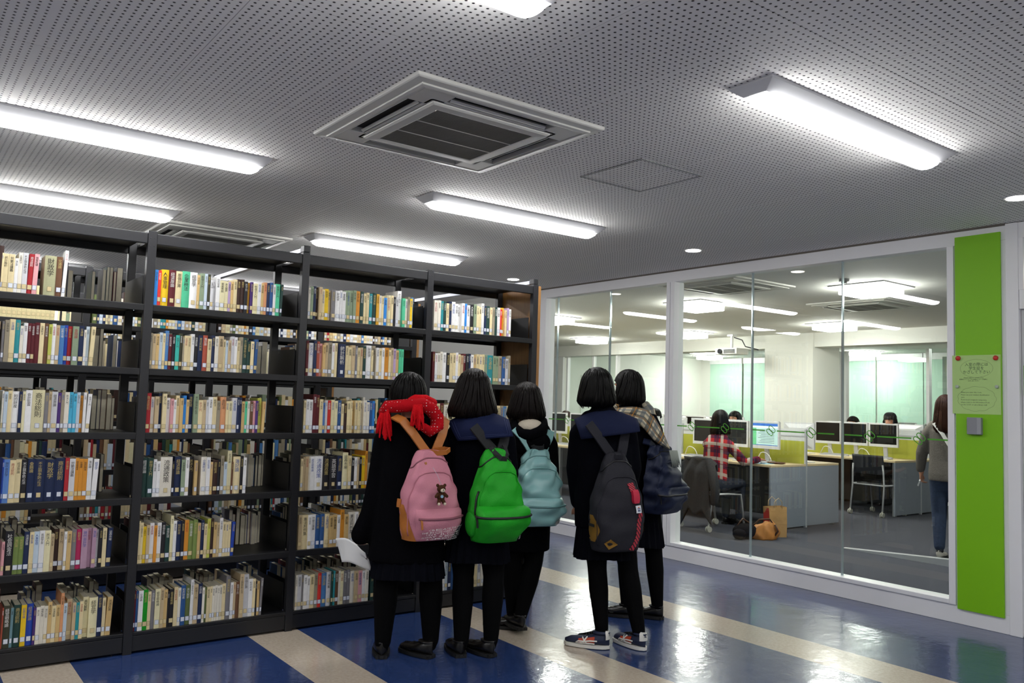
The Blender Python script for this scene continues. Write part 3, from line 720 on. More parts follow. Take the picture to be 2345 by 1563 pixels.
for (bay, tier), (p0, p1, code) in ROWS.items():
    ysp = SHELF_Y+.012
    xa, xb = ray_y(p0, ysp), ray_y(p1, ysp)
    tok = code.split(); items = [(tok[i], float(tok[i+1])) for i in range(0, len(tok), 2)]
    tot = sum(q for _, q in items); x = xa; z = TIER[tier]; idx = 0
    if bay == 0: items = items; 
    for t, q in items:
        wd = (xb-xa)*q/tot
        c = t[0]
        if c == '_': x += wd; continue
        idx += 1
        h = min(.17+.01*int(t[1]) + rnd.uniform(-.004, .004), .29)
        d = min(.19, h*.70)+rnd.uniform(-.006, .006); hard = c in DARK or wd > .03
        col = jit(lin(PAL[c][0]), .08); bw = max(.006, wd-.0007)
        yo = ysp+rnd.uniform(0, .006)+(.02 if rnd.random() < .05 else 0)
        V, F, PV, PF = book_geo(bw, h, d, col, hard)
        lk = 'w' if rnd.random() < .55 else 'c'
        tk = rnd.randrange(len(TITLES)); ink = pick_ink(c)
        ts = min(bw*.62, h*.62/len(TITLES[tk])); ts = max(ts, .006)
        has_lab = rnd.random() < .9; has_t = True
        if bay < 2:
            me = bpy.data.meshes.new('book'); me.from_pydata(V.tolist(), [], F); me.materials.append(book_mat); setcol(me, [col]*len(F))
            o = bpy.data.objects.new('book', me); COL.objects.link(o); o.location = (x, yo, z)
            tilt = 0.0
            if idx == len(items) or (bay, tier, idx) in ((0, 0, 11),): tilt = R(2.0)
            if (bay, tier) == (0, 0) and idx in (7, 8): tilt = R(1.5)
            o.rotation_euler[1] = tilt
            thick = 'wide' if bw > .034 else ('slim' if bw < .016 else ('tall' if h > .235 else 'upright'))
            tag(o, f"{thick} {PAL[c][1]} book, {ORD(idx)} along the {TN[tier]}, {BN[bay]} of front bookcase", 'book', f"books on the {TN[tier]}, {BN[bay]}")
            pm = bpy.data.meshes.new('pages'); pm.from_pydata(PV.tolist(), [], PF); pm.materials.append(page_mat)
            po = bpy.data.objects.new('pages', pm); COL.objects.link(po); po.parent = o
            if has_lab: label_part(bw, lk, o)
            to = bpy.data.objects.new('title', title_mesh(tk, ink)); COL.objects.link(to); to.parent = o
            to.location = (bw/2, -.0005, h*.93); to.scale = (ts, 1, ts)
            n_single += 1
        else:
            bulk.add(V, F, col, 0, (x, yo, z)); bulk.add(PV, PF, page_col, 0, (x, yo, z))
            if has_lab:
                LV, LF = sticker_geo(bw, h, True); bulk.add(LV, LF[:1], col, 3 if lk == 'w' else 4, (x, yo, z)); bulk.add(LV, LF[1:], col, 1 if lk == 'w' else 2, (x, yo, z))
            TV = TG[tk][0]*np.array([ts, 1, ts]); bulk.add(TV, TG[tk][1], col, 5+[ink_d, ink_l, ink_w, ink_r, ink_b].index(ink), (x+bw/2, yo-.0005, z+h*.93))
        x += wd
# rear halves of the front row and the rows behind, too small or too hidden to tell apart
POOL = 'wwiiccccCCttTeezlnngkkmbduqrovNs'
def filler(y, x0, x1, z, flip, label=True, pool=POOL, dh=0.0, run=None):
    x = x0
    while x < x1:
        if run and rnd.random() < .12: x += rnd.uniform(.02, .1); continue
        wd = rnd.uniform(.014, .036); h = rnd.uniform(.18, .235)+dh; d = rnd.uniform(.125, .155)
        c = rnd.choice(pool); col = jit(lin(PAL[c][0]), .12)
        V, F, PV, PF = book_geo(wd-.0008, h, d, col, c in DARK, flip)
        bulk.add(V, F, col, 0, (x, y, z)); bulk.add(PV, PF, page_col, 0, (x, y, z))
        if label and not flip:
            LV, LF = sticker_geo(wd, h, True); bulk.add(LV, LF[:1], col, 3, (x, y, z)); bulk.add(LV, LF[1:], col, rnd.choice((1, 2)), (x, y, z))
        x += wd
DP = 'kkkndgDmbeeawwitN'
for i in range(4):
    for k, z in enumerate(TIER):
        x0, x1 = POST[i]+.03, POST[i+1]-.03
        if not (i == 3 and k in (1, 2)) and not (i == 2 and k == 2):
            filler(SHELF_Y+.488, x0+.02+(.25 if k == 0 else 0), x1-rnd.uniform(.04, .12), z, True, pool=DP, run=True)
        else:
            filler(SHELF_Y+.488, x0+.3, x0+.42, z, True, pool='LDk')
        if i == 0 and k >= 0:   # a few before the photo's edge
            filler(SHELF_Y+.013, x0+.002, .45-.012, z, False)
        for row in (1, 2):
            yy = SHELF_Y+1.8*row
            if k == 0 and i == 0 and row == 1:
                x = x0
                while x < x1-.2:
                    V, F, PV, PF = book_geo(.0292, .24, .16, None, False); col = lin('d8cb9a')
                    bulk.add(V, F, col, 0, (x, yy+.013, z)); LV, LF = sticker_geo(.0292, .2, True); bulk.add(LV, LF[:1], col, 4, (x, yy+.013, z)); bulk.add(LV, LF[1:], col, 2, (x, yy+.013, z)); x += .03
                continue
            if row == 2 and i >= 2: continue
            filler(yy+.013, x0+.01, x1-rnd.uniform(.02, .25), z, False, dh=.02 if k < 2 else 0)
me = bpy.data.meshes.new('shelved_books'); me.from_pydata(np.concatenate(bulk.V).tolist(), [], bulk.F)
for m in bulk_mats: me.materials.append(m)
me.polygons.foreach_set('material_index', bulk.M); setcol(me, bulk.C)
bo = bpy.data.objects.new('shelved_books', me); COL.objects.link(bo)
tag(bo, 'remaining rows of library books on the further bays and the shelves behind', 'books', kind='stuff')
# ================================================================== THINGS ON THE WALL
gp = MB().box(WALL_X-.016, 2.508, .105, WALL_X-.001, 2.812, 2.712).obj('wall_panel', M('lime_green_board', '80c400', .5, noise=.03, scale=2), bevel=.001)
tag(gp, 'tall lime green board on the wall between glass and door', 'wall board')
PX = WALL_X-.0175
po = thing('notice_poster', 'pale green paper notice with Japanese and English text on the lime green board', 'poster', (PX, 2.67, 1.66))
MB().box(-.0008, -.158, -.205, 0, .163, .205).obj('paper', M('pale_green_paper', 'b7d989', .75), po)
ink_g = M('poster_ink', '39513a', .7)
def wall_text(body, y, z, size, parent, mat, name='lettering', res=2, space=1.0):
    v, f = text_data(body, size, res, space)
    mb = MB(); mb.add([(-.0012, -q[0]+y, q[1]+z) for q in v], f)
    o = mb.obj(name, mat, parent, fix=False); return o
wall_text('入室の際には\n学生証を\nかざして下さい', .0, .112, .026, po, ink_g, space=1.02)
wall_text('学生証の磁気カードのない方は\n図書館カウンター又は情報センターの職員に\nお申し出ください', .02, .035, .0095, po, ink_g, space=1.1)
v, f = text_data('When you enter this room,\nPlease use your student identification\ncard.\nIf you need a magnetic temporary\nplease come to the Information Desk\non the CC1F, or ask a library staff.', .0125, 1, 1.38, 'LEFT')
MB().add([(-.0012, -q[0]+.105, q[1]-.098) for q in v], f).obj('lettering', ink_g, po, fix=False)
def ring_yz(cy, cz, ry, rz, wd, bumps=0):
    mb = MB(); n = 96; rings = []
    for i in range(n+1):
        t = 2*math.pi*i/n; k = 1+(.06*abs(math.sin(bumps*t/2)) if bumps else 0)
        y, z = math.cos(t)*ry*k, math.sin(t)*rz*k
        nn = Vector((math.cos(t)/ry, math.sin(t)/rz)).normalized()*wd
        rings.append([(-.0012, cy+y+nn.x, cz+z+nn.y), (-.0012, cy+y-nn.x, cz+z-nn.y)])
    mb.loft(rings, closed=False, caps=(False, False), smooth=False); return mb
ring_yz(.0, .112, .108, .062, .0005).obj('oval_outline', ink_g, po, fix=False)
ring_yz(-.0, -.1, .122, .082, .0005, 11).obj('cloud_outline', ink_g, po, fix=False)
for y, z, col, nm, lab in ((2.79, 1.845, 'c5251c', 'red', 'red round magnet at the glass-side top corner of the notice'), (2.541, 1.842, 'c5251c', 'red', 'red round magnet at the door-side top corner of the notice'),
                      (2.797, 1.645, 'b9c6b4', 'clear', 'clear round magnet at the glass-side edge of the notice'), (2.535, 1.645, 'b9c6b4', 'clear', 'clear round magnet at the door-side edge of the notice')):
    mb = MB(); rr = .0165 if nm == 'red' else .012
    mb.loft([[(PX-.001-h, y+math.cos(2*math.pi*i/20)*rr*k, z+math.sin(2*math.pi*i/20)*rr*k) for i in range(20)] for h, k in ((0, .8), (.003, 1), (.011, 1), (.014, .8), (.015, .3))], smooth=True)
    tag(mb.obj('magnet', M(nm+'_magnet', col, .3)), lab, 'magnet', 'magnets on the notice')
cr = thing('card_reader', 'small grey card reader on the lime green board under the notice', 'card reader', (WALL_X-.017, 2.675, 1.372))
MB().box(-.032, -.045, -.058, 0, .05, .06).obj('housing', M('reader_grey', '8d8f94', .45), cr, bevel=.004)
MB().box(-.034, -.045, -.055, -.03, -.018, .057).obj('cover_strip', M('reader_grey_light', 'a2a4a8', .4), cr, bevel=.002)
MB().box(-.024, .05, -.035, -.006, .053, .045).obj('side_slot', M('reader_black', '141414', .5), cr)
ds = thing('door_sign', 'green sign with white lower half on the white door', 'sign', (WALL_X+.03, 2.2, 1.68))
MB().box(-.004, -.2, -.09, 0, .187, .11).obj('green_plate', M('sign_green', '6aa52b', .5), ds)
MB().box(-.003, -.2, -.36, 0, .187, -.092).obj('white_plate', M('sign_white', 'e6e6e6', .5), ds)

# ================================================================== COMPUTER ROOM
top_wood = M('pale_maple_top', 'dcc79f', .4, noise=.1, scale=6, stretch=(8, .5, 8))
panel_grey = M('desk_panel_grey', '8f97a3', .5, noise=.03, scale=5)
black_metal = M('black_metal', '161719', .5)
lime_fabric = M('lime_fabric', 'a8ab3e', .85, noise=.12, scale=250)
frost = M('frosted_panel', 'd5d8da', .4)
DZ = .78
def desk(xc, y0, y1, lab, near):
    t = thing('bench_desk', lab, 'desk', (xc, y0, 0), 0, 'double bench desks in the computer room')
    L = y1-y0; hw = .72
    for s in (-1, 1):
        x0, x1 = sorted((s*.012, s*hw))
        MB().box(x0, 0, DZ-.028, x1, L, DZ).obj('tabletop', top_wood, t, bevel=.003)
        if near: MB().box(x0, 0, .02, x1, .024, DZ-.029).obj('end_panel', panel_grey, t, bevel=.002)
        MB().box(min(s*.05, s*.07), .03, .1, max(s*.05, s*.07), L-.01, DZ-.03).obj('modesty_panel', black_metal, t)
        for yy in (.03, L-.06): MB().box(min(s*.62, s*.67), yy, 0, max(s*.62, s*.67), yy+.04, DZ-.03).obj('leg', M('leg_silver', 'a4a7ab', .35, metal=.6), t)
    if near: MB().box(-.012, -.006, .0, .012, .03, DZ+.005).obj('divider_post', M('post_silver', 'c4c7cc', .4, metal=.3), t)
    p = thing('desk_partition', lab.replace('bench desk', 'lime and white desk partition on the bench'), 'partition', (xc, y0, DZ), 0, 'desk partitions in the computer room')
    MB().box(-.014, .02, .0, .014, L-.004, .28).obj('fabric_panel', lime_fabric, p, bevel=.002)
    MB().box(-.012, .02, .282, .012, L-.004, .425).obj('frosted_panel', frost, p, bevel=.002)
    MB().box(-.018, -.002, 0, .018, .02, .43).obj('post', M('post_silver', 'c4c7cc', .4, metal=.3), p)
    MB().box(-.016, .02, .335, .016, L-.004, .35).obj('rail', M('post_silver', 'c4c7cc', .4, metal=.3), p)
desk(9.27, 6.12, 8.12, 'double bench desk with grey end panels, next to the glass, where the checked shirt sits', True)
desk(9.27, 8.125, 10.12, 'double bench desk, middle stretch of the row next to the glass', False)
desk(9.27, 10.125, 12.2, 'double bench desk, far stretch of the row next to the glass', False)
desk(12.12, 6.12, 8.1, 'double bench desk with grey end panels, behind the empty black chair', True)
desk(12.12, 9.25, 11.2, 'double bench desk beside the square white pillar', False)
desk(12.12, 11.205, 12.9, 'double bench desk near the folding white partition', False)
desk(15.1, 6.2, 8.2, 'double bench desk beyond the beam, in front of the pale blinds', True)

bezel = M('monitor_white', 'dadadc', .4); scr_off = M('screen_off', '0c0d0f', .18, spec=.5); neck_m = M('monitor_neck', 'c9cacd', .4)
scr_on = M('screen_lit', 'a9c4c0', .3, emit=.8)
mon_proto = {}
def monitor(x, y, face, lab, lit=False):
    key = lit
    if key not in mon_proto:
        t = thing('monitor', lab, 'monitor', (x, y, DZ), 0, 'monitors on the bench desks')
        # faces -x in its own frame
        m = MB()
        for a, b, c, d in ((-.225, .165, .225, .205), (-.225, .49, .225, .51)): m.box(-.02, a, b, .012, c, d)
        for a in (-.225, .203): m.box(-.02, a, .205, .012, a+.022, .49)
        m.box(.0, -.203, .205, .012, .203, .49)
        m.loft([[(.012, -.21, .18), (.012, .21, .18), (.012, .21, .495), (.012, -.21, .495)], [(.05, -.12, .25), (.05, .12, .25), (.05, .12, .44), (.05, -.12, .44)]], smooth=False)
        m.obj('housing', bezel, t, bevel=.002)
        s = MB().box(-.016, -.203, .205, .0, .203, .49).obj('screen', scr_on if lit else scr_off, t)
        if lit:
            for a, b, c, d, col in ((-.2, .455, .2, .486, '2f5fae'), (-.2, .43, .2, .45, 'dfe6ea'), (.12, .21, .2, .425, '5fae7c'), (-.2, .207, .2, .216, '315a9c')):
                MB().box(-.0168, a, b, -.0161, c, d).obj('window_bar', M('lit_'+col, col, .4, emit=.8), s)
            for k in range(9): MB().box(-.0168, -.15, .24+k*.02, -.0161, .09-.02*(k % 3), .245+k*.02).obj('text_line', M('lit_text', '4c5c66', .5, emit=.4), s)
        MB().xbox(Matrix.Translation((.045, 0, .13)) @ Matrix.Rotation(R(-8), 4, 'Y'), .012, .03, .13).obj('neck', neck_m, t)
        MB().cyl((.03, 0, 0), .11, .012, 28).obj('base', neck_m, t, bevel=.002)
        if face > 0: t.rotation_euler[2] = math.pi
        mon_proto[key] = t
    else:
        copy_tree(mon_proto[key], lab, (x, y, DZ), math.pi if face > 0 else 0.0)
monitor(9.05, 6.575, -1, 'lit monitor showing a pale green and white page, at the near desk end', True)
for k, y in enumerate((7.05, 7.52, 8.62, 9.12, 9.62, 10.12, 10.66, 11.17, 11.7)):
    monitor(9.05, y, -1, ['dark monitor directly in front of the person in checked shirt', 'dark white-framed monitor past the checked shirt person, before the mullion', 'dark monitor behind the standing students, next past the mullion',
        'dark monitor behind the standing students, second past the mullion', 'dark monitor behind the standing students, third past the mullion', 'dark monitor seen between student with cream hood and the bob-haired one',
        'dark monitor seen at the cream-hooded student, by the glass joint', 'dark monitor by the bookcase end, half behind the glass joint', 'dark monitor deepest in the row next to the glass'][k])
for k, y in enumerate((6.42, 6.95, 7.5, 8.0, 8.55, 9.1)):
    monitor(9.56, y, 1, f'white monitor back above the frosted partition of the near row, {ORD(k+1)} from the desk end')
for k, y in enumerate((6.56, 7.03, 7.47)):
    monitor(11.9, y, -1, ['dark monitor behind the empty black chair, closest to the standing person', 'dark monitor behind the empty black chair, the middle of three', 'dark monitor behind the empty black chair, cut by the glass joint'][k])
for k, y in enumerate((6.45, 7.05, 7.6)): monitor(12.42, y, 1, f'white monitor back above the second row partition, {ORD(k+1)} from the desk end')
for k, y in enumerate((9.6, 10.15, 10.7, 11.3, 11.9, 12.4)): monitor(11.9, y, -1, f'small dark monitor in the second desk row past the pillar, {ORD(k+1)} from it')
for k, y in enumerate((9.7, 10.3, 10.9, 11.6, 12.3)): monitor(12.42, y, 1, f'small white monitor back in the second desk row past the pillar, {ORD(k+1)} from it')
for k, y in enumerate((6.6, 7.2, 7.8)): monitor(14.85, y, -1, f'dark monitor on the desk beyond the beam, {ORD(k+1)} from its end')
# keyboards, papers, cables
kb_m = M('keyboard_white', 'd8d8da', .5); key_m = M('keyboard_keys', 'b9babd', .5)
def keyboard(x, y, lab, rz=0):
    t = thing('keyboard', lab, 'keyboard', (x, y, DZ), rz, 'keyboards on the desks')
    MB().loft([[(-.075, -.21, 0), (.075, -.21, 0), (.075, .21, 0), (-.075, .21, 0)], [(-.075, -.21, .012), (.075, -.21, .026), (.075, .21, .026), (-.075, .21, .012)]], smooth=False).obj('body', kb_m, t, bevel=.003)
    m = MB()
    for r in range(5):
        for c in range(14): m.box(-.06+r*.026, -.195+c*.028, .016+r*.0026, -.04+r*.026, -.171+c*.028, .024+r*.0026)
    tag(m.obj('keys', key_m, t), kind='stuff')
    return t
kb = keyboard(8.80, 6.62, 'white keyboard under the lit monitor')
for x, y, lab in ((8.80, 7.45, 'white keyboard beyond the checked shirt, under a dark monitor'), (11.62, 6.52, 'white keyboard behind the empty black chair, closer to the desk end'), (11.62, 7.2, 'white keyboard behind the empty black chair, farther along'), (8.8, 10.15, 'white keyboard glimpsed beside the bob-haired student')):
    copy_tree(kb, lab, (x, y, DZ))
cable_m = M('cable_white', 'd7d7d4', .5)
for k, (x, y) in enumerate(((8.98, 6.42), (8.98, 7.62), (11.85, 6.75), (11.85, 7.35), (8.98, 10.3))):
    pts = [(x+.02*math.sin(i), y+i*.03, DZ+.005+.12*math.sin(i/8*math.pi)) for i in range(9)]
    tag(MB().tube(pts, .006, 6).obj('cable', cable_m), ['white cable loop under the lit monitor', 'white cable by the second dark monitor of the near row', 'white cable loop behind the black chair', 'white cable by the glass joint monitor', 'white cable near the bob-haired student'][k], 'cable', 'monitor cables')
dsh = MB(); dsh.loft([[(8.86+math.cos(2*math.pi*i/24)*.09*k, 6.27+math.sin(2*math.pi*i/24)*.12*k, DZ+h) for i in range(24)] for k, h in ((.7, .0), (1, .012), (.95, .022), (.6, .024))], smooth=True)
tag(dsh.obj('pouch', M('brown_leather', '54331f', .5)), 'flat round brown pouch on the desk end by the mouse hand', 'pouch')
mp = tag(MB().box(8.60, 6.24, DZ, 8.79, 6.42, DZ+.004).obj('mouse_pad', M('light_blue_pad', '9cc3d6', .7)), 'light blue mouse pad under the hand of the checked shirt person', 'mouse pad')
tag(MB().ball((8.68, 6.325, DZ+.02), (.05, .03, .018)).obj('mouse', kb_m), 'white computer mouse under the hand of the checked shirt person', 'mouse')
for k, (x, y, a) in enumerate(((8.72, 7.72, .2), (9.55, 6.4, -.1), (11.65, 7.75, .1))):
    m = MB(); mt = Matrix.Translation((x, y, DZ+.008)) @ Matrix.Rotation(a, 4, 'Z'); m.xbox(mt, .11, .15, .007)
    tag(m.obj('paper_stack', M('paper_white', 'e4e4e2', .7)), ['stack of white papers on the near desk beyond the checked shirt', 'stack of white papers on the far side of the near desk end', 'stack of white papers on the second desk behind the glass joint'][k], 'papers')

# chairs
chair_black = M('chair_black', '1d2026', .5); chair_leg = M('chair_grey_tube', 'c2c4c7', .35, metal=.3); caster_m = M('caster_grey', 'b0afa6', .5)
def chair(x, y, rz, lab):
    """faces +x in its own frame"""
    t = thing('office_chair', lab, 'chair', (x, y, 0), rz, 'black conference chairs')
    s = MB(); n = 9; rings = []
    for i in range(n):
        u = i/(n-1); rings.append([(-.2+.44*u, -.22, .455-.02*math.sin(u*3.14)), (-.2+.44*u, .22, .455-.02*math.sin(u*3.14)), (-.2+.44*u, .2, .42-.02*math.sin(u*3.14)), (-.2+.44*u, -.2, .42-.02*math.sin(u*3.14))])
    s.loft(rings, smooth=False).obj('seat', chair_black, t, bevel=.008)
    b = MB(); rings = []
    for i in range(9):
        u = i/8; z = .58+.27*u; xx = -.235-.05*u; q = .03*math.sin(u*math.pi)
        rings.append([(xx+.045*(1-math.cos((j/8-.5)*2)), -.235+.47*j/8, z) for j in range(9)] + [(xx-.014+.045*(1-math.cos((j/8-.5)*2)), -.235+.47*j/8, z) for j in range(8, -1, -1)])
    b.loft(rings, smooth=True).obj('backrest', chair_black, t)
    for sy in (-1, 1):
        MB().tube([(-.26, sy*.225, .72), (-.255, sy*.235, .6), (-.25, sy*.24, .42), (-.3, sy*.245, .075)], .0125, 8).obj('rear_leg', chair_leg, t)
        MB().tube([(-.25, sy*.24, .43), (.0, sy*.24, .43), (.2, sy*.24, .42), (.25, sy*.245, .075)], .0125, 8).obj('front_leg', chair_leg, t)
        for xx in (-.305, .255):
            c = MB()
            for o in (-.014, .014): c.cyl((xx, sy*.245+o-.008, .034), .034, .016, 16, axis='y')
            c.tube([(xx, sy*.245, .034), (xx, sy*.245, .085)], .011, 8)
            c.obj('caster', caster_m, t)
    MB().tube([(-.25, -.24, .43), (-.25, .24, .43)], .011, 8).obj('crossbar', chair_leg, t)
    return t
CH = chair(11.47, 6.41, R(-2), 'empty black chair with grey tube legs at the second desk')
CH2 = copy_tree(CH, 'black chair hung with a grey jacket, under the person in checked shirt', (8.12, 6.62, 0), R(-8))

# jacket draped over the chair back: a folded sheet hanging down both sides
def draped_jacket():
    t = thing('jacket', 'dark grey wool jacket hung over the chair of the checked shirt person', 'jacket', (7.84, 6.66, 0), R(-8))
    nu, nv = 34, 30
    def pt(u, v, off):
        # u across -.5...5, v from front (-) over the top to the back hem
        wv = .012*math.sin(u*19+v*3)+.02*math.sin(u*9+1.3)*max(0, v)
        half = .30+.11*max(0, v)*(1 if u > 0 else .75)
        y = -u*2*half*.5*1.9
        hem = .62+.22*max(0, math.cos((u+.22)*9))*(abs(u+.22) < .2)+.05*math.sin(u*14)
        if v < 0: x = .07+.03*(-v); z = .865-.25*(-v)
        else:
            x = .03-.07*min(1, v*4)-.10*v*(1-.4*v)+wv; z = .865-hem*v-.05*abs(u)*1.2
        z -= .07*(abs(2*u)**3)
        return (x-off, y, z)
    rings = []
    for j in range(nv+1):
        v = -.35+1.35*j/nv
        rings.append([pt(-.5+i/nu, v, 0) for i in range(nu+1)] + [pt(-.5+i/nu, v, .02) for i in range(nu, -1, -1)])
    MB().loft(rings, smooth=True).obj('body', M('grey_wool', '3a3b3e', .95, noise=.3, scale=60, bump=.3, spec=.1), t)
    # the sleeve hanging towards the desk end
    MB().tube([(-.02, -.24, .82), (-.06, -.35, .66), (-.09, -.42, .5), (-.05, -.36, .36)], [(.055, .04), (.06, .045), (.06, .045), (.05, .04)], 14, round_ends=True).obj('sleeve', M('grey_wool', '3a3b3e'), t)
draped_jacket()
# bags on the carpet
bag = thing('paper_bag', 'crumpled brown paper shopping bag with red side, on the carpet by the desk', 'bag', (8.28, 5.87, 0), R(-28))
m = MB()
m.loft([[(-.10, -.085, 0), (.10, -.085, 0), (.10, .085, 0), (-.10, .085, 0)], [(-.105, -.09, .16), (.1, -.095, .15), (.105, .09, .16), (-.1, .08, .15)], [(-.11, -.075, .33), (.108, -.07, .34), (.108, .075, .34), (-.11, .075, .33)]], caps=(True, False), smooth=False)
m.loft([[(-.104, -.068, .33), (.102, -.062, .34), (.102, .068, .34), (-.104, .068, .33)], [(-.09, -.07, .02), (.09, -.07, .02), (.09, .07, .02), (-.09, .07, .02)]], caps=(False, True), smooth=False)
m.obj('body', M('kraft_paper', 'b08a58', .8, noise=.5, scale=7, bump=.6), bag)
MB().add([(-.1005, -.08, .005), (-.1005, .08, .005), (-.1075, .072, .32), (-.1105, -.072, .32)], [(0, 1, 2, 3)]).obj('red_side', M('red_print', 'b0281f', .7), bag)
for s in (-1, 1): MB().tube([(-.05, s*.07, .32), (-.045, s*.075, .40), (0, s*.08, .44), (.045, s*.075, .40), (.05, s*.07, .32)], .004, 6).obj('handle', M('twine', 'cdb48c', .8), bag)
hb = thing('handbag', 'slouchy orange-brown leather handbag on the carpet before the paper bag', 'bag', (7.98, 5.80, 0), R(-35))
m = MB()
for k in range(1): pass
rings = []
for j in range(11):
    u = j/10; z = .17*u; w_ = .17*(.8+.35*math.sin(min(1, u*1.6)*1.57)-.62*u**2); d_ = .1*(1-.45*u*u)
    rings.append([(math.cos(2*math.pi*i/28)*w_*(1+.09*math.sin(i*2.3+u*6)), math.sin(2*math.pi*i/28)*d_*(1+.14*math.sin(i*1.7+u*5)), z*(1+.16*math.cos(2*math.pi*i/28)-.08*math.sin(i*.9))) for i in range(28)])
m.loft(rings).obj('body', M('tan_leather', 'b0722c', .5, noise=.35, scale=14, bump=.5), hb)
MB().tube([(-.12, 0, .15), (-.07, -.05, .22), (.04, -.06, .23), (.12, 0, .15)], .009, 8).obj('handle', M('dark_leather', '4a2d18', .5), hb)
MB().tube([(.1, -.06, .05), (.13, -.08, .1), (.1, -.07, .17)], .012, 8).obj('buckle_strap', M('dark_leather', '4a2d18', .5), hb)
sp = thing('soft_bag', 'dark rumpled bag lying behind the orange-brown handbag', 'bag', (7.80, 5.92, 0), R(-20))
m = MB(); m.ball((0, 0, .085), (.15, .1, .085), 20, 10); m.ball((-.1, -.05, .06), (.08, .07, .06)); m.obj('body', M('dark_bag', '14100f', .85, noise=.3, scale=20, bump=.5, spec=.1), sp)
MB().tube([(-.1, 0, .14), (-.02, .02, .22), (.09, 0, .15)], .01, 8).obj('handle', M('dark_leather', '4a2d18', .5), sp)

# projector hanging from the beam
pj = thing('projector', 'white ceiling projector hanging in the computer room before the pillar', 'projector', (12.15, 9.55, CEIL))
MB().tube([(0, 0, 0), (0, 0, -.24)], .025, 12).obj('ceiling_rod', frame_white, pj)
MB().box(-.06, -.06, -.03, .06, .06, 0).obj('ceiling_plate', frame_white, pj)
MB().box(-.17, -.24, -.36, .17, .24, -.25).obj('housing', M('projector_white', 'cfcfca', .45), pj, bevel=.012)
MB().cyl((-.2, .12, -.305), .045, .04, 20, axis='x').obj('lens', M('lens_dark', '17171a', .2), pj)
MB().box(-.172, -.2, -.345, -.168, .05, -.27).obj('vent_grille', M('vent_dark', '3a3a3a', .6), pj)
MB().tube([(0, -.05, -.05), (.03, -.2, -.1), (.02, -.28, -.22), (.1, -.5, -.28)], .01, 8).obj('cable', M('reader_black', '141414'), pj)
sm = thing('smoke_detector', 'small grey ceiling sensor near the round downlight reflection', 'sensor', (7.6, 4.6, CEIL))
MB().cyl((0, 0, -.03), .05, .03, 24).obj('base', M('sensor_grey', '9a9a98', .5), sm, bevel=.004); MB().cyl((0, 0, -.045), .03, .015, 20).obj('cap', M('sensor_grey'), sm, bevel=.003)
# ================================================================== PEOPLE
skin_m = M('skin', 'c98f72', .55, noise=.05, scale=30)
tights = M('black_tights', '070708', .85, spec=.08)
coat_m = M('black_wool_coat', '08080b', .95, noise=.25, scale=90, bump=.25, spec=.04)
coat_navy = M('dark_navy_wool', '08090f', .95, noise=.25, scale=90, bump=.25, spec=.04)
skirt_m = M('navy_skirt', '090a11', .9, noise=.15, scale=60, spec=.06)
collar_m = M('navy_sailor_collar', '161e3e', .85, noise=.1, scale=120, spec=.15)
loafer_m = M('black_loafer_leather', '100e0d', .28, spec=.5)
eye_w = M('eye_white', 'e8e4de', .3); eye_d = M('eye_dark', '1a1210', .2); lip_m = M('lips', 'a85f55', .5)
def hair_mat(name, c1, sheen=.46):
    m = M(name, c1, sheen, spec=.13)
    nt = m.node_tree; b = nt.nodes['Principled BSDF']
    if len(nt.nodes) < 4:
        tc = nt.nodes.new('ShaderNodeTexCoord'); mp = nt.nodes.new('ShaderNodeMapping'); mp.inputs['Scale'].default_value = (150, 150, 7)
        n = nt.nodes.new('ShaderNodeTexNoise'); n.inputs['Scale'].default_value = 1.0; n.inputs['Detail'].default_value = 3
        nt.links.new(tc.outputs['Object'], mp.inputs[0]); nt.links.new(mp.outputs[0], n.inputs['Vector'])
        bp = nt.nodes.new('ShaderNodeBump'); bp.inputs['Strength'].default_value = .75; bp.inputs['Distance'].default_value = .004
        nt.links.new(n.outputs['Fac'], bp.inputs['Height']); nt.links.new(bp.outputs[0], b.inputs['Normal'])
    return m
hair_black = hair_mat('black_hair', '0a0908'); hair_brown = hair_mat('dark_brown_hair', '110c0a'); hair_chest = hair_mat('chestnut_hair', '30190f')
RZ = -YAW                        # figures seen from behind are laid out facing away from the entrance side
def rot2(x, y, a): return x*math.cos(a)-y*math.sin(a), x*math.sin(a)+y*math.cos(a)

def add_hand(mb, wrist, d, palm_n, side, s=1.0, curl=.6):
    """palm, four unequal bent fingers and a thumb from the palm's side"""
    w = Vector(wrist); d = Vector(d).normalized(); n = Vector(palm_n); n = (n-d*n.dot(d)).normalized(); sd = d.cross(n)*side
    mb.tube([w, w+d*.03*s, w+d*.075*s], [(.026*s, .018*s), (.036*s, .016*s), (.038*s, .013*s)], 12, ref=sd, round_ends=True)
    for k, (off, ln) in enumerate(((-.028, .066), (-.0095, .075), (.0095, .07), (.028, .056))):
        b = w+d*.07*s+sd*off*s
        k1 = b+(d*math.cos(curl*.5)+n*math.sin(curl*.5))*ln*.42*s
        k2 = k1+(d*math.cos(curl)+n*math.sin(curl))*ln*.33*s
        k3 = k2+(d*math.cos(curl*1.6)+n*math.sin(curl*1.6))*ln*.27*s
        mb.tube([b, k1, k2, k3], [.0095*s, .009*s, .0085*s, .0075*s], 8, round_ends=True)
    b = w+d*.02*s-sd*.03*s
    t1 = b+(d*.75-sd*.55+n*.25).normalized()*.035*s; t2 = t1+(d*.95-sd*.15+n*.35).normalized()*.03*s
    mb.tube([w+d*.015*s-sd*.012*s, b, t1, t2], [.014*s, .0125*s, .0105*s, .009*s], 8, round_ends=True)

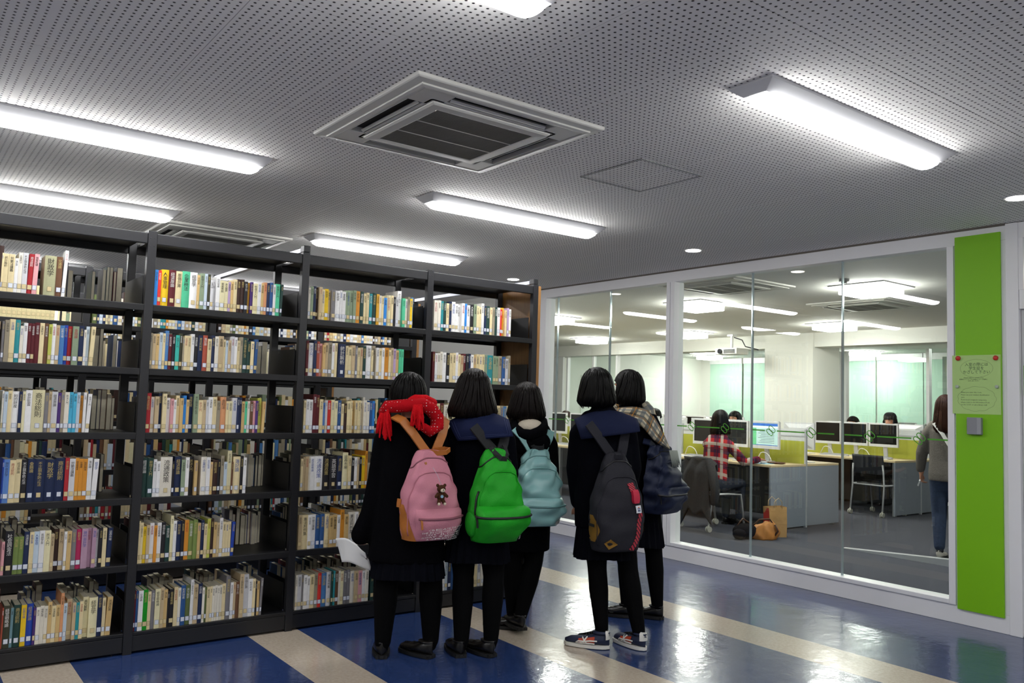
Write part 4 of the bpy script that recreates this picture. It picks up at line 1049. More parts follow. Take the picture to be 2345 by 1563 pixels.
def add_head(mb, c, yaw, tilt=0.0, s=1.0):
    """cranium, jaw, nose, ears, lips; faces +y turned by yaw"""
    m = Matrix.Rotation(yaw, 4, 'Z') @ Matrix.Rotation(tilt, 4, 'X'); c = Vector(c)
    P = lambda x, y, z: c + m @ Vector((x*s, y*s, z*s))
    m3 = m.to_3x3()
    mb.ball(c + m @ Vector((0, -.012*s, .02*s)), (.074*s, .092*s, .093*s), 20, 14, mat=m3)
    mb.ball(P(0, .028, -.045), (.058*s, .058*s, .068*s), 16, 10, mat=m3)
    mb.ball(P(0, .062, -.098), (.02*s, .018*s, .014*s), 10, 6, mat=m3)
    mb.tube([P(0, .083, .005), P(0, .099, -.03), P(0, .089, -.041)], [.0085*s, .0125*s, .011*s], 8, round_ends=True)
    for sx in (-1, 1):
        mb.ball(P(sx*.076, -.008, -.012), (.011*s, .02*s, .031*s), 10, 8, mat=m3)
        mb.ball(P(sx*.034, .073, .018), (.018*s, .01*s, .008*s), 8, 6, mat=m3)
    mb.tube([P(-.02, .082, -.062), P(0, .088, -.06), P(.02, .082, -.062)], .0068*s, 8, round_ends=True)
    return P
def face_parts(P, parent, s=1.0):
    for sx in (-1, 1):
        e = MB(); e.ball(P(sx*.032, .0635, .003), (.0135*s, .0115*s, .0072*s), 12, 8); o = e.obj('eye', eye_w, parent)
        MB().ball(P(sx*.032, .0705, .003), .0058*s, 10, 6).obj('iris', eye_d, o)
        MB().tube([P(sx*.05, .073, .022), P(sx*.032, .0825, .026), P(sx*.016, .0835, .023)], .0032*s, 6).obj('eyebrow', hair_black, parent)
    MB().tube([P(-.019, .0885, -.0615), P(0, .0945, -.0605), P(.019, .0885, -.0615)], .0045*s, 8, round_ends=True).obj('mouth', lip_m, parent)

def add_limb(mb, pts, radii, n=12): mb.tube(pts, radii, n, round_ends=True)

def hair_shell(c, yaw, bottom, back_r, flare, curl_in, mat, parent, front_z=.035, s=1.0, top=.128, n=44, part=None, name='hair', tilt=0.0):
    """closed hair volume round the back and sides; the face sector stays inside the head below the fringe"""
    m = Matrix.Rotation(yaw, 4, 'Z') @ Matrix.Rotation(tilt, 4, 'X'); c = Vector(c); rings = []
    zs = [top, top-.003, top-.010, top-.022, top-.038, top-.06, top-.085, top-.11] + list(np.linspace(top-.135, bottom, 10)) + [bottom-.004]
    for k, z in enumerate(zs):
        ring = []
        if z > top-.125: u = (top-z)/.125; q = max(0.0, 1-(1-u)**2.1)**.5*.96+.04
        else: q = 1.0
        low = max(0.0, (0.02-z)/(0.02-bottom)) if z < .02 else 0.0
        rx = (.099+flare*low)*q; ry = (.107+back_r*low)*q
        if low > .8: rx -= curl_in*(low-.8)*5; ry -= curl_in*(low-.8)*5
        if k == len(zs)-1: rx *= .8; ry *= .8
        for i in range(n):
            a = 2*math.pi*i/n          # 0 = straight back
            ca, sa = math.cos(a), math.sin(a)
            groove = 1+.012*math.sin(a*23+z*9)+.008*math.sin(a*41)
            x, y = rx*sa*groove, -ry*ca*groove-.012
            dev = abs(((a+math.pi) % (2*math.pi))-math.pi)
            if z < front_z and dev > R(112):
                f = min(1.0, (dev-R(112))/R(16)); x *= 1-.45*f; y = y*(1-f)+.012*f
            zz = z + (.006*math.sin(a*15)+.004*math.sin(a*29) if k >= len(zs)-2 else 0)
            ring.append(c + m @ Vector((x*s, y*s, zz*s)))
        rings.append(ring)
    h = MB().loft(rings); rr = random.Random(int(abs(c.x*977+c.z*131)*10))
    # separate locks from the crown to the ragged ends
    for q in range(64):
        a0 = rr.uniform(-1, 1)*R(118 if bottom > -.2 else 100); ln = bottom-rr.uniform(-.02, .016); P = []; k0 = rr.uniform(.0, .06)
        for j in range(8):
            u = j/7; z = (top-k0-.012)+(ln-top+k0+.012)*u
            d_ = max(0.0, (top-z)/.125); qq = (max(0.0, 1-(1-min(1, d_))**2.1))**.5*.96+.04
            low = max(0.0, (0.02-z)/(0.02-bottom)) if z < .02 else 0.0
            cu = max(0.0, low-.8)*5*curl_in
            rx, ry = (.099+flare*low)*qq-cu+.0012, (.107+back_r*low)*qq-cu+.0012
            a = a0*(.75+.25*u)+.02*math.sin(u*6+q)
            P.append(c + m @ Vector((rx*math.sin(a)*s, (-ry*math.cos(a)-.012)*s, z*s)))
        h.tube(P, [.0035, .005, .0062, .0066, .0066, .006, .0048, .0018], 6, round_ends=False)
    o = h.obj(name, mat, parent, fix=True)
    return o

def shoe(parent, heel, ang, ln=.245, kind='loafer', name='shoe'):
    """heel = floor point under the heel (x,y), ang = direction of the toe from +y"""
    mt = Matrix.Translation((heel[0], heel[1], heel[2] if len(heel) > 2 else 0)) @ Matrix.Rotation(ang, 4, 'Z')
    def prof(t): # half width along the foot
        return .030+.012*math.sin(min(1, t*1.25)*math.pi*.9)+.008*t
    N = 14; up = []; so = []
    for k in range(N+1):
        t = k/N; y = -.015+ln*t
        e = math.sqrt(max(.02, 1-((t-.5)*2)**6))
        w_ = prof(t)*e; hgt = (.075-.028*min(1, max(0, (t-.22)/.3))-.012*max(0, (t-.55)/.45)) * (1 if t < .92 else .8)
        if t > .97: hgt *= .75
        ring = []
        for i in range(16):
            a = 2*math.pi*i/16; x = math.cos(a)*w_*(1 if math.sin(a) < 0 else (.98 if kind != 'sneaker' else .9)); z = .018+hgt*.5+math.sin(a)*hgt*.5
            ring.append(mt @ Vector((x, y, z)))
        up.append(ring)
        sw = w_+.005
        so.append([mt @ Vector((sx*sw, y-.004+.008*t, z)) for sx, z in ((-1, .004+.012*max(0, t-.8)), (1, .004+.012*max(0, t-.8)), (1, .022+.008*max(0, t-.7)), (-1, .022+.008*max(0, t-.7)))])
    if kind == 'loafer':
        o = MB().loft(up).obj(name, loafer_m, parent)
        m = MB().loft(so, smooth=False)
        m.xbox(mt @ Matrix.Translation((0, .022, .0095)), .032, .034, .0095); m.obj('sole', M('black_rubber', '0d0d0d', .6), o)
        MB().ribbon([mt @ Vector((x, ln*.52, z)) for x, z in ((-.043, .03), (-.034, .052), (-.015, .063), (.015, .063), (.034, .052), (.043, .03))], [mt.to_3x3() @ Vector(q) for q in ((-1, 0, .3), (-.7, 0, .7), (-.2, 0, 1), (.2, 0, 1), (.7, 0, .7), (1, 0, .3))], .028, .004).obj('strap', loafer_m, o)
        MB().loft([[mt @ Vector((math.cos(2*math.pi*i/20)*.036, .035+math.sin(2*math.pi*i/20)*.05, .083+q)) for i in range(20)] for q in (0, .007)], smooth=True).obj('collar', loafer_m, o)
        return o
    navy = M('sneaker_navy', '1b2440', .6, noise=.1, scale=80); red = M('sneaker_orange_red', 'b8401f', .6); wht = M('sneaker_white', 'dedbd3', .5)
    o = MB().loft(up).obj(name, navy, parent)
    MB().loft(so, smooth=False).obj('sole', wht, o)
    def side(pts, sx, off, mat, nm, wd=None):
        """patch or stripe lying on the side of the upper: (t, v) with v 0..1 up the flank"""
        out = []
        for t, v in pts:
            y = -.015+ln*t; e = math.sqrt(max(.02, 1-((t-.5)*2)**6)); w_ = prof(t)*e
            hgt = (.075-.028*min(1, max(0, (t-.22)/.3))-.012*max(0, (t-.55)/.45))
            a = -1.15+2.35*v
            out.append(mt @ Vector((sx*(math.cos(a)*w_+off), y, .018+hgt*.5+math.sin(a)*hgt*.5+off*.5*math.sin(a))))
        return out
    for sx in (-1, 1):
        ra = side([(t, .22) for t in np.linspace(.3, .66, 9)], sx, .0015, red, 'x'); rb = side([(t, .8-.25*abs(t-.5)) for t in np.linspace(.3, .66, 9)], sx, .0015, red, 'x'); rm = side([(t, .5) for t in np.linspace(.3, .66, 9)], sx, .002, red, 'x')
        MB().loft([ra, rm, rb], closed=False, caps=(False, False)).obj('side_panel', red, o)
        for pts in ([(.62, .12), (.54, .45), (.47, .92)], [(.44, .12), (.50, .45), (.58, .92)], [(.24, .42), (.4, .50), (.66, .5), (.72, .28)], [(.3, .2), (.45, .28), (.6, .3), (.70, .2)]):
            P = []
            for k in range(len(pts)-1):
                for j in range(4): P.append(tuple(np.array(pts[k])*(1-j/4)+np.array(pts[k+1])*j/4))
            P.append(pts[-1])
            c = side(P, sx, .0032, wht, 'x')
            nrm = [(mt.to_3x3() @ Vector((sx, 0, .35))) for _ in c]
            MB().ribbon(c, nrm, .0075, .0022).obj('stripe', wht, o)
    MB().loft([[mt @ Vector((math.sin(a)*.033*k, -.012+(1-math.cos(a))*.022*1-(.004 if k > 1 else 0), z)) for a in np.linspace(-1.3, 1.3, 9)] for k, z in ((1.02, .058), (1.02, .078), (.92, .1), (.6, .108))], closed=False, caps=(False, False)).obj('heel_tab', wht, o)
    MB().loft([[mt @ Vector((math.cos(2*math.pi*i/20)*.034, .035+math.sin(2*math.pi*i/20)*.05, .085+q)) for i in range(20)] for q in (0, .012)], smooth=True).obj('collar', navy, o)
    lc = MB()
    for k in range(5):
        y = ln*(.33+.055*k); z = .085-.0075*k
        lc.tube([mt @ Vector((-.018, y, z-.004)), mt @ Vector((0, y+.006, z+.003)), mt @ Vector((.018, y, z-.004))], .0028, 6)
    lc.obj('laces', M('lace_black', '15151a', .7), o)
    for k, w_ in ((0, .011), (1, .008)):
        MB().ribbon([mt @ Vector((x, -.0175, .094-k*.012)) for x in (-w_, 0, w_)], [mt.to_3x3() @ Vector((0, -1, 0))]*3, .004, .002).obj('heel_mark', navy, o)
    return o

def person(name, label, loc, rz, sp):
    """sp: joints in the figure's own frame (x across, y away, z up)"""
    t = thing('person', label, 'person', loc, rz)
    mb = MB(); hs = sp.get('hs', 1.0)
    P = add_head(mb, sp['head'], sp.get('yaw', 0), sp.get('tilt', 0), hs)
    nb = Vector(sp['neck']); hd = Vector(sp['head'])
    add_limb(mb, [nb+Vector((0, 0, -.03)), nb+Vector((0, 0, .02)), hd+Vector((0, -.015, -.06))], [.055, .047, .05])
    add_limb(mb, sp['torso'], [(.105, .08), (.1, .078), (.115, .088), (.1, .08), (.065, .055)][:len(sp['torso'])])
    for k, side in (('armL', 1), ('armR', -1)):
        a = sp[k]; add_limb(mb, [nb*0.35+Vector(a[0])*.65, a[0], a[1], a[2]], [.036, .04, .034, .025])
        d = Vector(a[2])-Vector(a[1]) if len(a) < 4 else Vector(a[3])
        add_hand(mb, a[2], d, sp.get(k+'n', (0, 1, 0)), side, .95, sp.get(k+'c', .6))
    for k in ('legL', 'legR'):
        l = sp[k]; add_limb(mb, [Vector(l[0])+Vector((0, 0, .02)), l[0], (Vector(l[0])*.55+Vector(l[1])*.45), l[1], (Vector(l[1])*.66+Vector(l[2])*.34), l[2]], sp.get('legr', [.085, .085, .073, .056, .058, .036]))
        fd = sp.get(k+'f')
        if fd is not None:
            x, y = rot2(0, .1, fd); add_limb(mb, [Vector(l[2])+Vector((0, 0, -.03)), Vector(l[2])+Vector((x*.5, y*.5, -.045)), Vector(l[2])+Vector((x*1.3, y*1.3, -.06))], [.034, .032, .025])
    me = remeshed(mb, sp.get('voxel', .0085), 3, sp.get('ratio', .45))
    o = link('body', me, [skin_m, sp.get('legmat', tights)], t)
    c = np.zeros(len(me.polygons)*3); me.polygons.foreach_get('center', c); c = c.reshape(-1, 3)
    tz = sp.get('tights', .9)
    mi = (c[:, 2] < tz).astype(np.int32)
    hb = [Vector(sp[k][2]) for k in ('armL', 'armR')]
    for h in hb:
        dd = np.linalg.norm(c-np.array(h), axis=1); mi[dd < .17] = 0
    me.polygons.foreach_set('material_index', mi)
    face_parts(P, t, hs)
    return t
def garment(name, tubes, mat, parent, voxel=.011, smooth=5, ratio=.5, extra=None):
    mb = MB()
    for pts, rad in tubes: mb.tube(pts, rad, 20, round_ends=True, ref=(1, 0, 0))
    if extra: extra(mb)
    me = remeshed(mb, voxel, smooth, ratio); return link(name, me, mat, parent)
def rings_garment(mb, rings, n=28, fold=0.0, ph=0.0):
    """stack of ellipses (x,y,z,rx,ry) with soft vertical folds growing to the hem"""
    R_ = []
    for k, (x, y, z, rx, ry) in enumerate(rings):
        f = fold*k/(len(rings)-1)
        R_.append([(x+math.cos(2*math.pi*i/n)*rx*(1+f*math.sin(2*math.pi*i/n*7+ph)), y+math.sin(2*math.pi*i/n)*ry*(1+f*math.sin(2*math.pi*i/n*7+ph)), z) for i in range(n)])
    mb.loft(R_)
def skirt(parent, c, z0, z1, r0, r1, mat=skirt_m, pleats=22, sh=(0, 0)):
    n = pleats*4; rings = []
    for k in range(7):
        u = k/6; z = z0+(z1-z0)*u
        ring = []
        for i in range(n):
            a = 2*math.pi*i/n; q = (i % 4); d = (.0, .55, 1.0, .5)[q]*.012*(.25+u)
            rx, ry = r0[0]+(r1[0]-r0[0])*u+d, r0[1]+(r1[1]-r0[1])*u+d
            ring.append((c[0]+sh[0]*u+math.cos(a)*rx, c[1]+sh[1]*u+math.sin(a)*ry, z+.006*math.sin(a*3)*u))
        rings.append(ring)
    inner = [[(c[0]+sh[0]*u+(p[0]-c[0]-sh[0]*u)*.96, c[1]+sh[1]*u+(p[1]-c[1]-sh[1]*u)*.96, p[2]+.002) for p in rings[k]] for k, u in ((6, 1), (0, 0))]
    return MB().loft(rings+inner, caps=(False, False), smooth=False).obj('skirt', mat, parent)
def sailor_collar(parent, c, z_top, pts_out, mat, stripes=True):
    """square collar lying over the back: grid from the neck edge down to the hem"""
    nu, nv = 16, 8; f = []
    (tlx, tlz), (trx, trz), (blx, blz), (brx, brz) = pts_out
    def p(u, v, off):
        xa, xb = tlx+(blx-tlx)*v, trx+(brx-trx)*v; x = xa+(xb-xa)*u
        za = tlz+(blz-tlz)*v; zb = trz+(brz-trz)*v; z = za+(zb-za)*u
        z += (1-v)**1.3*.055*math.sin(u*math.pi)
        y = c[1]-.03-.105*math.sin(min(1, v*1.35)*math.pi/2)*(1-.38*abs(2*u-1)**2.4)-off+.015*abs(2*u-1)*(1-v)
        return (x, y, z)
    rings = [[p(i/nu, j/nv, .012) for i in range(nu+1)] + [p(i/nu, j/nv, 0) for i in range(nu, -1, -1)] for j in range(nv+1)]
    o = MB().loft(rings).obj('sailor_collar', mat, parent)
    if stripes:
        ln = M('collar_stitch_line', '2b3763', .8)
        for ins in (.05, .085):
            for path in ([(ins, v) for v in np.linspace(.1, 1-ins*1.8, 9)], [(u, 1-ins*1.8) for u in np.linspace(ins, 1-ins, 17)], [(1-ins, v) for v in np.linspace(.1, 1-ins*1.8, 9)]):
                MB().tube([p(u, v, .0135) for u, v in path], .0012, 5).obj('collar_stripe', ln, o)
    return o

# ------------------------------------------------------------------ backpacks
def backpack(label, loc, rz, W, D, H, mat, strap_mat, zip_mat, spec):
    """x across, -y outwards from the wearer's back, z up from the bag's bottom"""
    t = thing('backpack', label, 'backpack', loc, rz, 'backpacks worn by the students')
    tp = spec.get('taper', .42); wr = spec.get('wr', .006)
    def prof(f):
        base = .86+.14*math.sin(min(1, f/.22)*math.pi/2)
        up = 1.0 if f < .42 else 1-(1-tp)*((f-.42)/.58)**1.55
        dp = (.80+.2*math.sin(min(1, f/.25)*math.pi/2))*(1.0 if f < .4 else 1-.72*((f-.4)/.6)**1.7)
        return W/2*base*up, D*dp
    def surf(a, f, off=0.0):
        """a: 0 = middle of the outside, +-1 = sides, +-1.5 = back edge"""
        hw, dp = prof(f); th = a*math.pi/2
        e = .55
        x = math.copysign(abs(math.sin(min(max(th, -math.pi/2), math.pi/2)))**e, th)*hw
        y = -dp*(max(0.0, math.cos(th)))**e if abs(a) <= 1 else 0.0
        if abs(a) > 1: x = math.copysign(hw*(1-(abs(a)-1)*.35), a); y = (abs(a)-1)*.03
        else: y *= .92; y -= .0
        k = wr*(math.sin(a*5+f*13+spec.get('ph', 0))+.8*math.sin(a*11-f*21)+.6*math.sin(f*33+a*3))*math.sin(min(1, f*5)*math.pi/2)
        n = Vector((math.sin(th), -math.cos(th), 0)) if abs(a) <= 1 else Vector((0, 0, 0))
        zz = f*H
        if f > .92: zz = H*(.92+.08*math.sin((f-.92)/.08*math.pi/2))
        return Vector((x, y, zz)) + n*(off+k)
    A = list(np.linspace(-1.5, 1.5, 49)); Fz = list(np.linspace(0, 1, 41))
    rings = [[surf(a, f) for a in A] for f in Fz]
    m = MB(); cbt = Vector((0, -D*.4, .012)); m.loft([[cbt+(p-cbt)*.6 for p in rings[0]]] + rings + [[Vector((p.x*.5, p.y*.5, p.z+.006)) for p in rings[-1]]])
    m.obj('main_bag', mat, t)
    dk = spec.get('seam', zip_mat)
    # arched seam of the front panel
    arch = [(-.72, .06), (-.74, .3), (-.70, .5), (-.6, .64), (-.42, .72), (-.2, .755), (0, .765), (.2, .755), (.42, .72), (.6, .64), (.70, .5), (.74, .3), (.72, .06)]
    pts = []
    for k in range(len(arch)-1):
        for j in range(5): pts.append(surf(arch[k][0]*(1-j/5)+arch[k+1][0]*j/5, arch[k][1]*(1-j/5)+arch[k+1][1]*j/5, .002))
    MB().tube(pts, .0038, 6).obj('panel_piping', spec.get('pipe', mat), t)
    # main zipper over the top
    zp = [surf(a, .80+.12*math.cos(a*math.pi/2), .0012) for a in np.linspace(-1.0, 1.0, 25)]
    MB().tube(zp, .0042, 6).obj('main_zipper', dk, t)
    # lower front pocket with its own bulge, flap and zipper
    if spec.get('pocket', True):
        f1 = spec.get('pf', .40); B = spec.get('pb', .045); pa0, pa1 = spec.get('pa', (-.80, .80)); pm_, ph_ = (pa0+pa1)/2, (pa1-pa0)/2
        nb_ = lambda a: max(0.0, 1-abs((a-pm_)/ph_)**4)
        rings = []
        for j in range(17):
            u = j/16; f = .015+(f1-.015)*u
            bul = B*(math.sin(min(1, u/.75)*math.pi/2) if u < .8 else math.cos((u-.8)/.2*math.pi/2)**.6)
            rings.append([surf(a, f, .001+bul*nb_(a)+.002*math.sin(a*9+u*7)) for a in np.linspace(pa0, pa1, 33)])
        MB().loft(rings, closed=False, caps=(False, False)).obj('front_pocket', mat, t)
        zf = .015+(f1-.015)*spec.get('zf', .74)
        MB().tube([surf(a, zf-.015*(1-abs(a)), .004+B*nb_(a)) for a in np.linspace(pa0+.1, pa1-.06, 25)], .0065, 7).obj('pocket_zipper', dk, t)
        q = surf(pa0+.16, zf, B*.8)
        MB().ribbon([q, q+Vector((.003, -.006, -.025)), q+Vector((.006, -.006, -.06))], Vector((0, -1, 0)), .011, .004).obj('zipper_pull', spec.get('pull', dk), t)
    spec['surf'] = surf
    # shoulder straps and hauling loop
    for pth in spec['straps']:
        P = [Vector(p) for p in pth]
        ups = [Vector((0, -1, .35))]*len(P)
        MB().ribbon(P, ups, spec.get('sw', .055), .010).obj('shoulder_strap', strap_mat, t)
    lp = spec.get('loop', [(-.035, -.03, H+.0), (-.03, -.06, H-.012), (.0, -.085, H-.035), (.04, -.08, H-.02), (.045, -.03, H+.02)])
    MB().ribbon(lp, [Vector((0, -1, -.3))]*len(lp), .026, .006).obj('haul_loop', spec.get('loopm', strap_mat), t)
    return t
def on_bag(spec, name, body, a, f, size, mat, parent, space=1.0, off=.003, slope=0.0):
    """printed lettering wrapped on the bag's outside"""
    v, fc = text_data(body, size, 1, space); s = spec['surf']; W_ = spec['W']; H_ = spec['H']
    out = [s(a+q[0]/(W_*.62), f+(q[1]+q[0]*slope)/H_, off) for q in v]
    MB().add(out, fc).obj(name, mat, parent, fix=False)

def canvas(name, col, sc=260, bump=.25, rough=.75): return M(name, col, rough, noise=.12, scale=sc, bump=bump, spec=.2)
pink_c = canvas('pink_canvas', 'c98494'); tan_l = M('tan_strap_leather', 'b06a2a', .5, noise=.12, scale=40, bump=.15)
green_c = canvas('green_nylon', '1f9a22', rough=.5); teal_c = M('pale_teal_coated_nylon', '86b5b4', .33, noise=.06, scale=10, bump=.25, spec=.5)
black_web = M('black_webbing', '16171a', .8, noise=.2, scale=200); char_c = canvas('charcoal_canvas', '25252b'); navy_n = canvas('navy_nylon', '1a2138', rough=.5)
zip_b = M('black_zipper', '111113', .5, noise=.3, scale=300); mustard = canvas('mustard_suede', '8e6a2a'); white_print = M('white_print', 'e4dfdc', .6)

TW = R(24)        # the students are turned a little towards the bookcase
# ---------------------------------------------------------------- 1: red scarf
p1 = person('person', 'student in long black coat with a red dotted scarf, by the bookcase', (2.42, 4.14, 0), RZ, dict(
    head=(-.028, .0, 1.468), yaw=R(18), neck=(0, .0, 1.33), torso=[(0, 0, .86), (0, 0, 1.0), (0, .0, 1.15), (0, 0, 1.26), (0, 0, 1.34)],
    armL=((-.14, .0, 1.25), (-.178, .03, .98), (-.25, .01, .72), (-.12, .1, -.9)), armR=((.14, 0, 1.25), (.175, .05, 1.0), (.16, .17, .82)),
    legL=((-.085, 0, .80), (-.105, .0, .43), (-.112, -.005, .085)), legR=((.085, .02, .80), (.14, .04, .43), (.150, .055, .085)), legLf=R(10), legRf=R(50), tights=.95,
    legr=[.095, .095, .088, .066, .068, .046]))
def coat1(mb):
    rings_garment(mb, [(0, 0, 1.335, .07, .06), (0, 0, 1.30, .125, .085), (0, 0, 1.23, .165, .112), (0, 0, 1.1, .168, .118), (0, 0, .95, .172, .12), (0, .005, .8, .19, .135), (0, .01, .65, .208, .145), (0, .01, .53, .222, .155)], fold=.02)
    mb.tube([(-.10, 0, 1.28), (-.148, .005, 1.2), (-.178, .02, .98), (-.212, .015, .78), (-.262, .012, .665)], [.06, .066, .062, .06, .058], 18, round_ends=True)
    mb.tube([(.10, 0, 1.28), (.148, .01, 1.2), (.178, .05, 1.0), (.165, .15, .84)], [.06, .066, .062, .058], 18, round_ends=True)
garment('coat', [], coat_m, p1, extra=coat1)
skirt(p1, (.01, .01), .75, .445, (.16, .12), (.2, .15))
hair_shell((-.028, 0, 1.468), R(18), -.075, .0, -.004, .02, hair_black, p1)
MB().tube([(-.10, -.03, 1.425), (-.135, -.06, 1.40), (-.160, -.05, 1.345), (-.163, -.02, 1.285), (-.15, .0, 1.235)], [(.03, .028), (.034, .03), (.036, .03), (.032, .026), (.014, .012)], 14, round_ends=True).obj('pigtail', hair_black, p1)
MB().tube([(.05, .02, 1.40), (.09, .04, 1.37), (.11, .07, 1.30), (.10, .09, 1.24)], [.03, .034, .03, .012], 14, round_ends=True).obj('pigtail', hair_black, p1)
shoe(p1, (-.112, -.035, 0), R(10)); shoe(p1, (.155, .0, 0), R(52))
# scarf: a knitted roll round the neck and shoulders with fringes
red_knit = bpy.data.materials.new('red_dotted_knit'); red_knit.use_nodes = True
def knit():
    nt = red_knit.node_tree; b = nt.nodes['Principled BSDF']; tc = nt.nodes.new('ShaderNodeTexCoord')
    vo = nt.nodes.new('ShaderNodeTexVoronoi'); vo.inputs['Scale'].default_value = 62; vo.inputs['Randomness'].default_value = .1; nt.links.new(tc.outputs['Object'], vo.inputs['Vector'])
    lt = mnode(nt, 'LESS_THAN', vo.outputs['Distance'], .2)
    mx = nt.nodes.new('ShaderNodeMix'); mx.data_type = 'RGBA'; mx.inputs[6].default_value = (*lin('b3101a'), 1); mx.inputs[7].default_value = (*lin('e6cfcb'), 1)
    nt.links.new(lt, mx.inputs[0]); nt.links.new(mx.outputs[2], b.inputs['Base Color']); b.inputs['Roughness'].default_value = .9; b.inputs['Specular IOR Level'].default_value = .1
    n = nt.nodes.new('ShaderNodeTexNoise'); n.inputs['Scale'].default_value = 220; nt.links.new(tc.outputs['Object'], n.inputs['Vector'])
    bp = nt.nodes.new('ShaderNodeBump'); bp.inputs['Strength'].default_value = .5; bp.inputs['Distance'].default_value = .01; nt.links.new(n.outputs['Fac'], bp.inputs['Height']); nt.links.new(bp.outputs[0], b.inputs['Normal'])
knit()
red_wool = M('red_wool', 'c4121b', .9, noise=.35, scale=120, bump=.5, spec=.1)
sc = MB().tube([(-.135, -.02, 1.325), (-.146, -.075, 1.365), (-.125, -.115, 1.392), (-.06, -.135, 1.398), (.013, -.135, 1.405), (.075, -.125, 1.41), (.12, -.11, 1.385), (.152, -.085, 1.34), (.155, -.11, 1.29), (.12, -.135, 1.262), (.085, -.14, 1.285)],
        [(.025, .03), (.032, .034), (.033, .036), (.036, .036), (.038, .036), (.042, .036), (.046, .036), (.046, .034), (.05, .034), (.045, .03), (.03, .024)], 18, round_ends=True).obj('scarf', red_knit, p1)
MB().tube([(-.03, -.1, 1.425), (.03, -.11, 1.44), (.085, -.1, 1.44), (.12, -.06, 1.42), (.1, .05, 1.41), (0, .1, 1.40), (-.1, .05, 1.39), (-.125, -.05, 1.385)], [(.02, .024), (.026, .026), (.03, .026), (.028, .028), (.03, .03), (.03, .03), (.03, .03), (.024, .024)], 14, round_ends=True).obj('scarf_roll', red_wool, p1)
def fringe(parent, a, b, end_a, end_b, n, seed):
    r = random.Random(seed); m = MB(); a, b, ea, eb = (Vector(q) for q in (a, b, end_a, end_b))
    for k in range(n):
        u = k/(n-1); p, e = a.lerp(b, u), ea.lerp(eb, u)
        e = e+Vector((r.uniform(-.012, .012), r.uniform(-.012, .012), r.uniform(-.018, .018))); mid = p.lerp(e, .5)+Vector((r.uniform(-.01, .01), -.012+r.uniform(-.012, .012), 0))
        m.tube([p, mid, e], [.0075, .0068, .0042], 6, round_ends=True)
    return tag(m.obj('fringe', red_wool, parent), kind='stuff')
fringe(p1, (-.155, -.09, 1.375), (-.115, -.145, 1.375), (-.175, -.10, 1.235), (-.085, -.165, 1.225), 26, 1)
fringe(p1, (.03, -.165, 1.405), (.07, -.165, 1.405), (.018, -.175, 1.30), (.085, -.185, 1.285), 24, 2)
# pink backpack
s1 = dict(W=.315, H=.475, taper=.40, pull=tan_l, seam=M('pink_seam', '8c5360', .7), pipe=M('pink_piping', 'b4707f', .7), sw=.05, loopm=tan_l, pf=.36, pb=.028, wr=.004, pa=(-.42, .86),
          straps=[[(-.005, .0, .462), (-.03, .0, .49), (-.09, .005, .565), (-.145, .03, .635), (-.165, .1, .655)], [(.045, .0, .462), (.06, .0, .5), (.09, .005, .565), (.12, .03, .64), (.125, .1, .66)]],
          loop=[(.0, -.03, .47), (.03, -.06, .462), (.075, -.075, .468), (.105, -.06, .482), (.09, -.03, .485), (.03, -.02, .478)])
x, y = rot2(.0, -.0, TW)
bag1 = backpack('pink canvas backpack with tan leather straps and corner', (0, 0, 0), RZ+R(33), .315, .15, .475, pink_c, tan_l, zip_b, s1)
def place(o, base, off):          # off in the figure frame (across, away, up)
    dx, dy = rot2(off[0], off[1], RZ); o.location = (base[0]+dx, base[1]+dy, off[2])
place(bag1, (2.42, 4.14), (.112, -.132, .685))
sf = s1['surf']
m = MB(); rings = []
for j in range(9):
    f = .0+.40*j/8
    rings.append([sf(a, f*(1-.0)+.0, .0035) for a in np.linspace(-1.45, -.40-.48*(f/.4), 15)])
m.loft(rings, closed=False, caps=(False, False)).obj('leather_corner', tan_l, bag1)
rings = []
for j in range(9):
    f = .0+.40*j/8; rings.append([sf(a, f, .0035) for a in np.linspace(.8, 1.45, 9)])
MB().loft(rings, closed=False, caps=(False, False)).obj('leather_corner', tan_l, bag1)
MB().ribbon([sf(-1.0, .36, .006), sf(-1.0, .40, .009), sf(-1.0, .455, .006)], [Vector((-1, -.3, 0))]*3, .028, .006).obj('leather_tab', tan_l, bag1)
q = sf(-.2, .875, .004)
MB().ribbon([q, q+Vector((.008, -.008, -.03)), q+Vector((.018, -.012, -.065))], Vector((0, -1, .3)), .013, .005).obj('zipper_pull', tan_l, bag1)
s1['W'] = .315; s1['H'] = .475
on_bag(s1, 'printed_lettering', 'CREATE THE FUTURE TO\nTHE BIGGEST DAY OF YOUR LIFE\nUNTIL YOU MEET MORE IN\nALWAYS BEGINS WITH THE WAY\nA GREAT SIMPLE THING IN\nHAPPINESS', .28, .085, .0135, white_print, bag1, .92, .033, slope=.12)
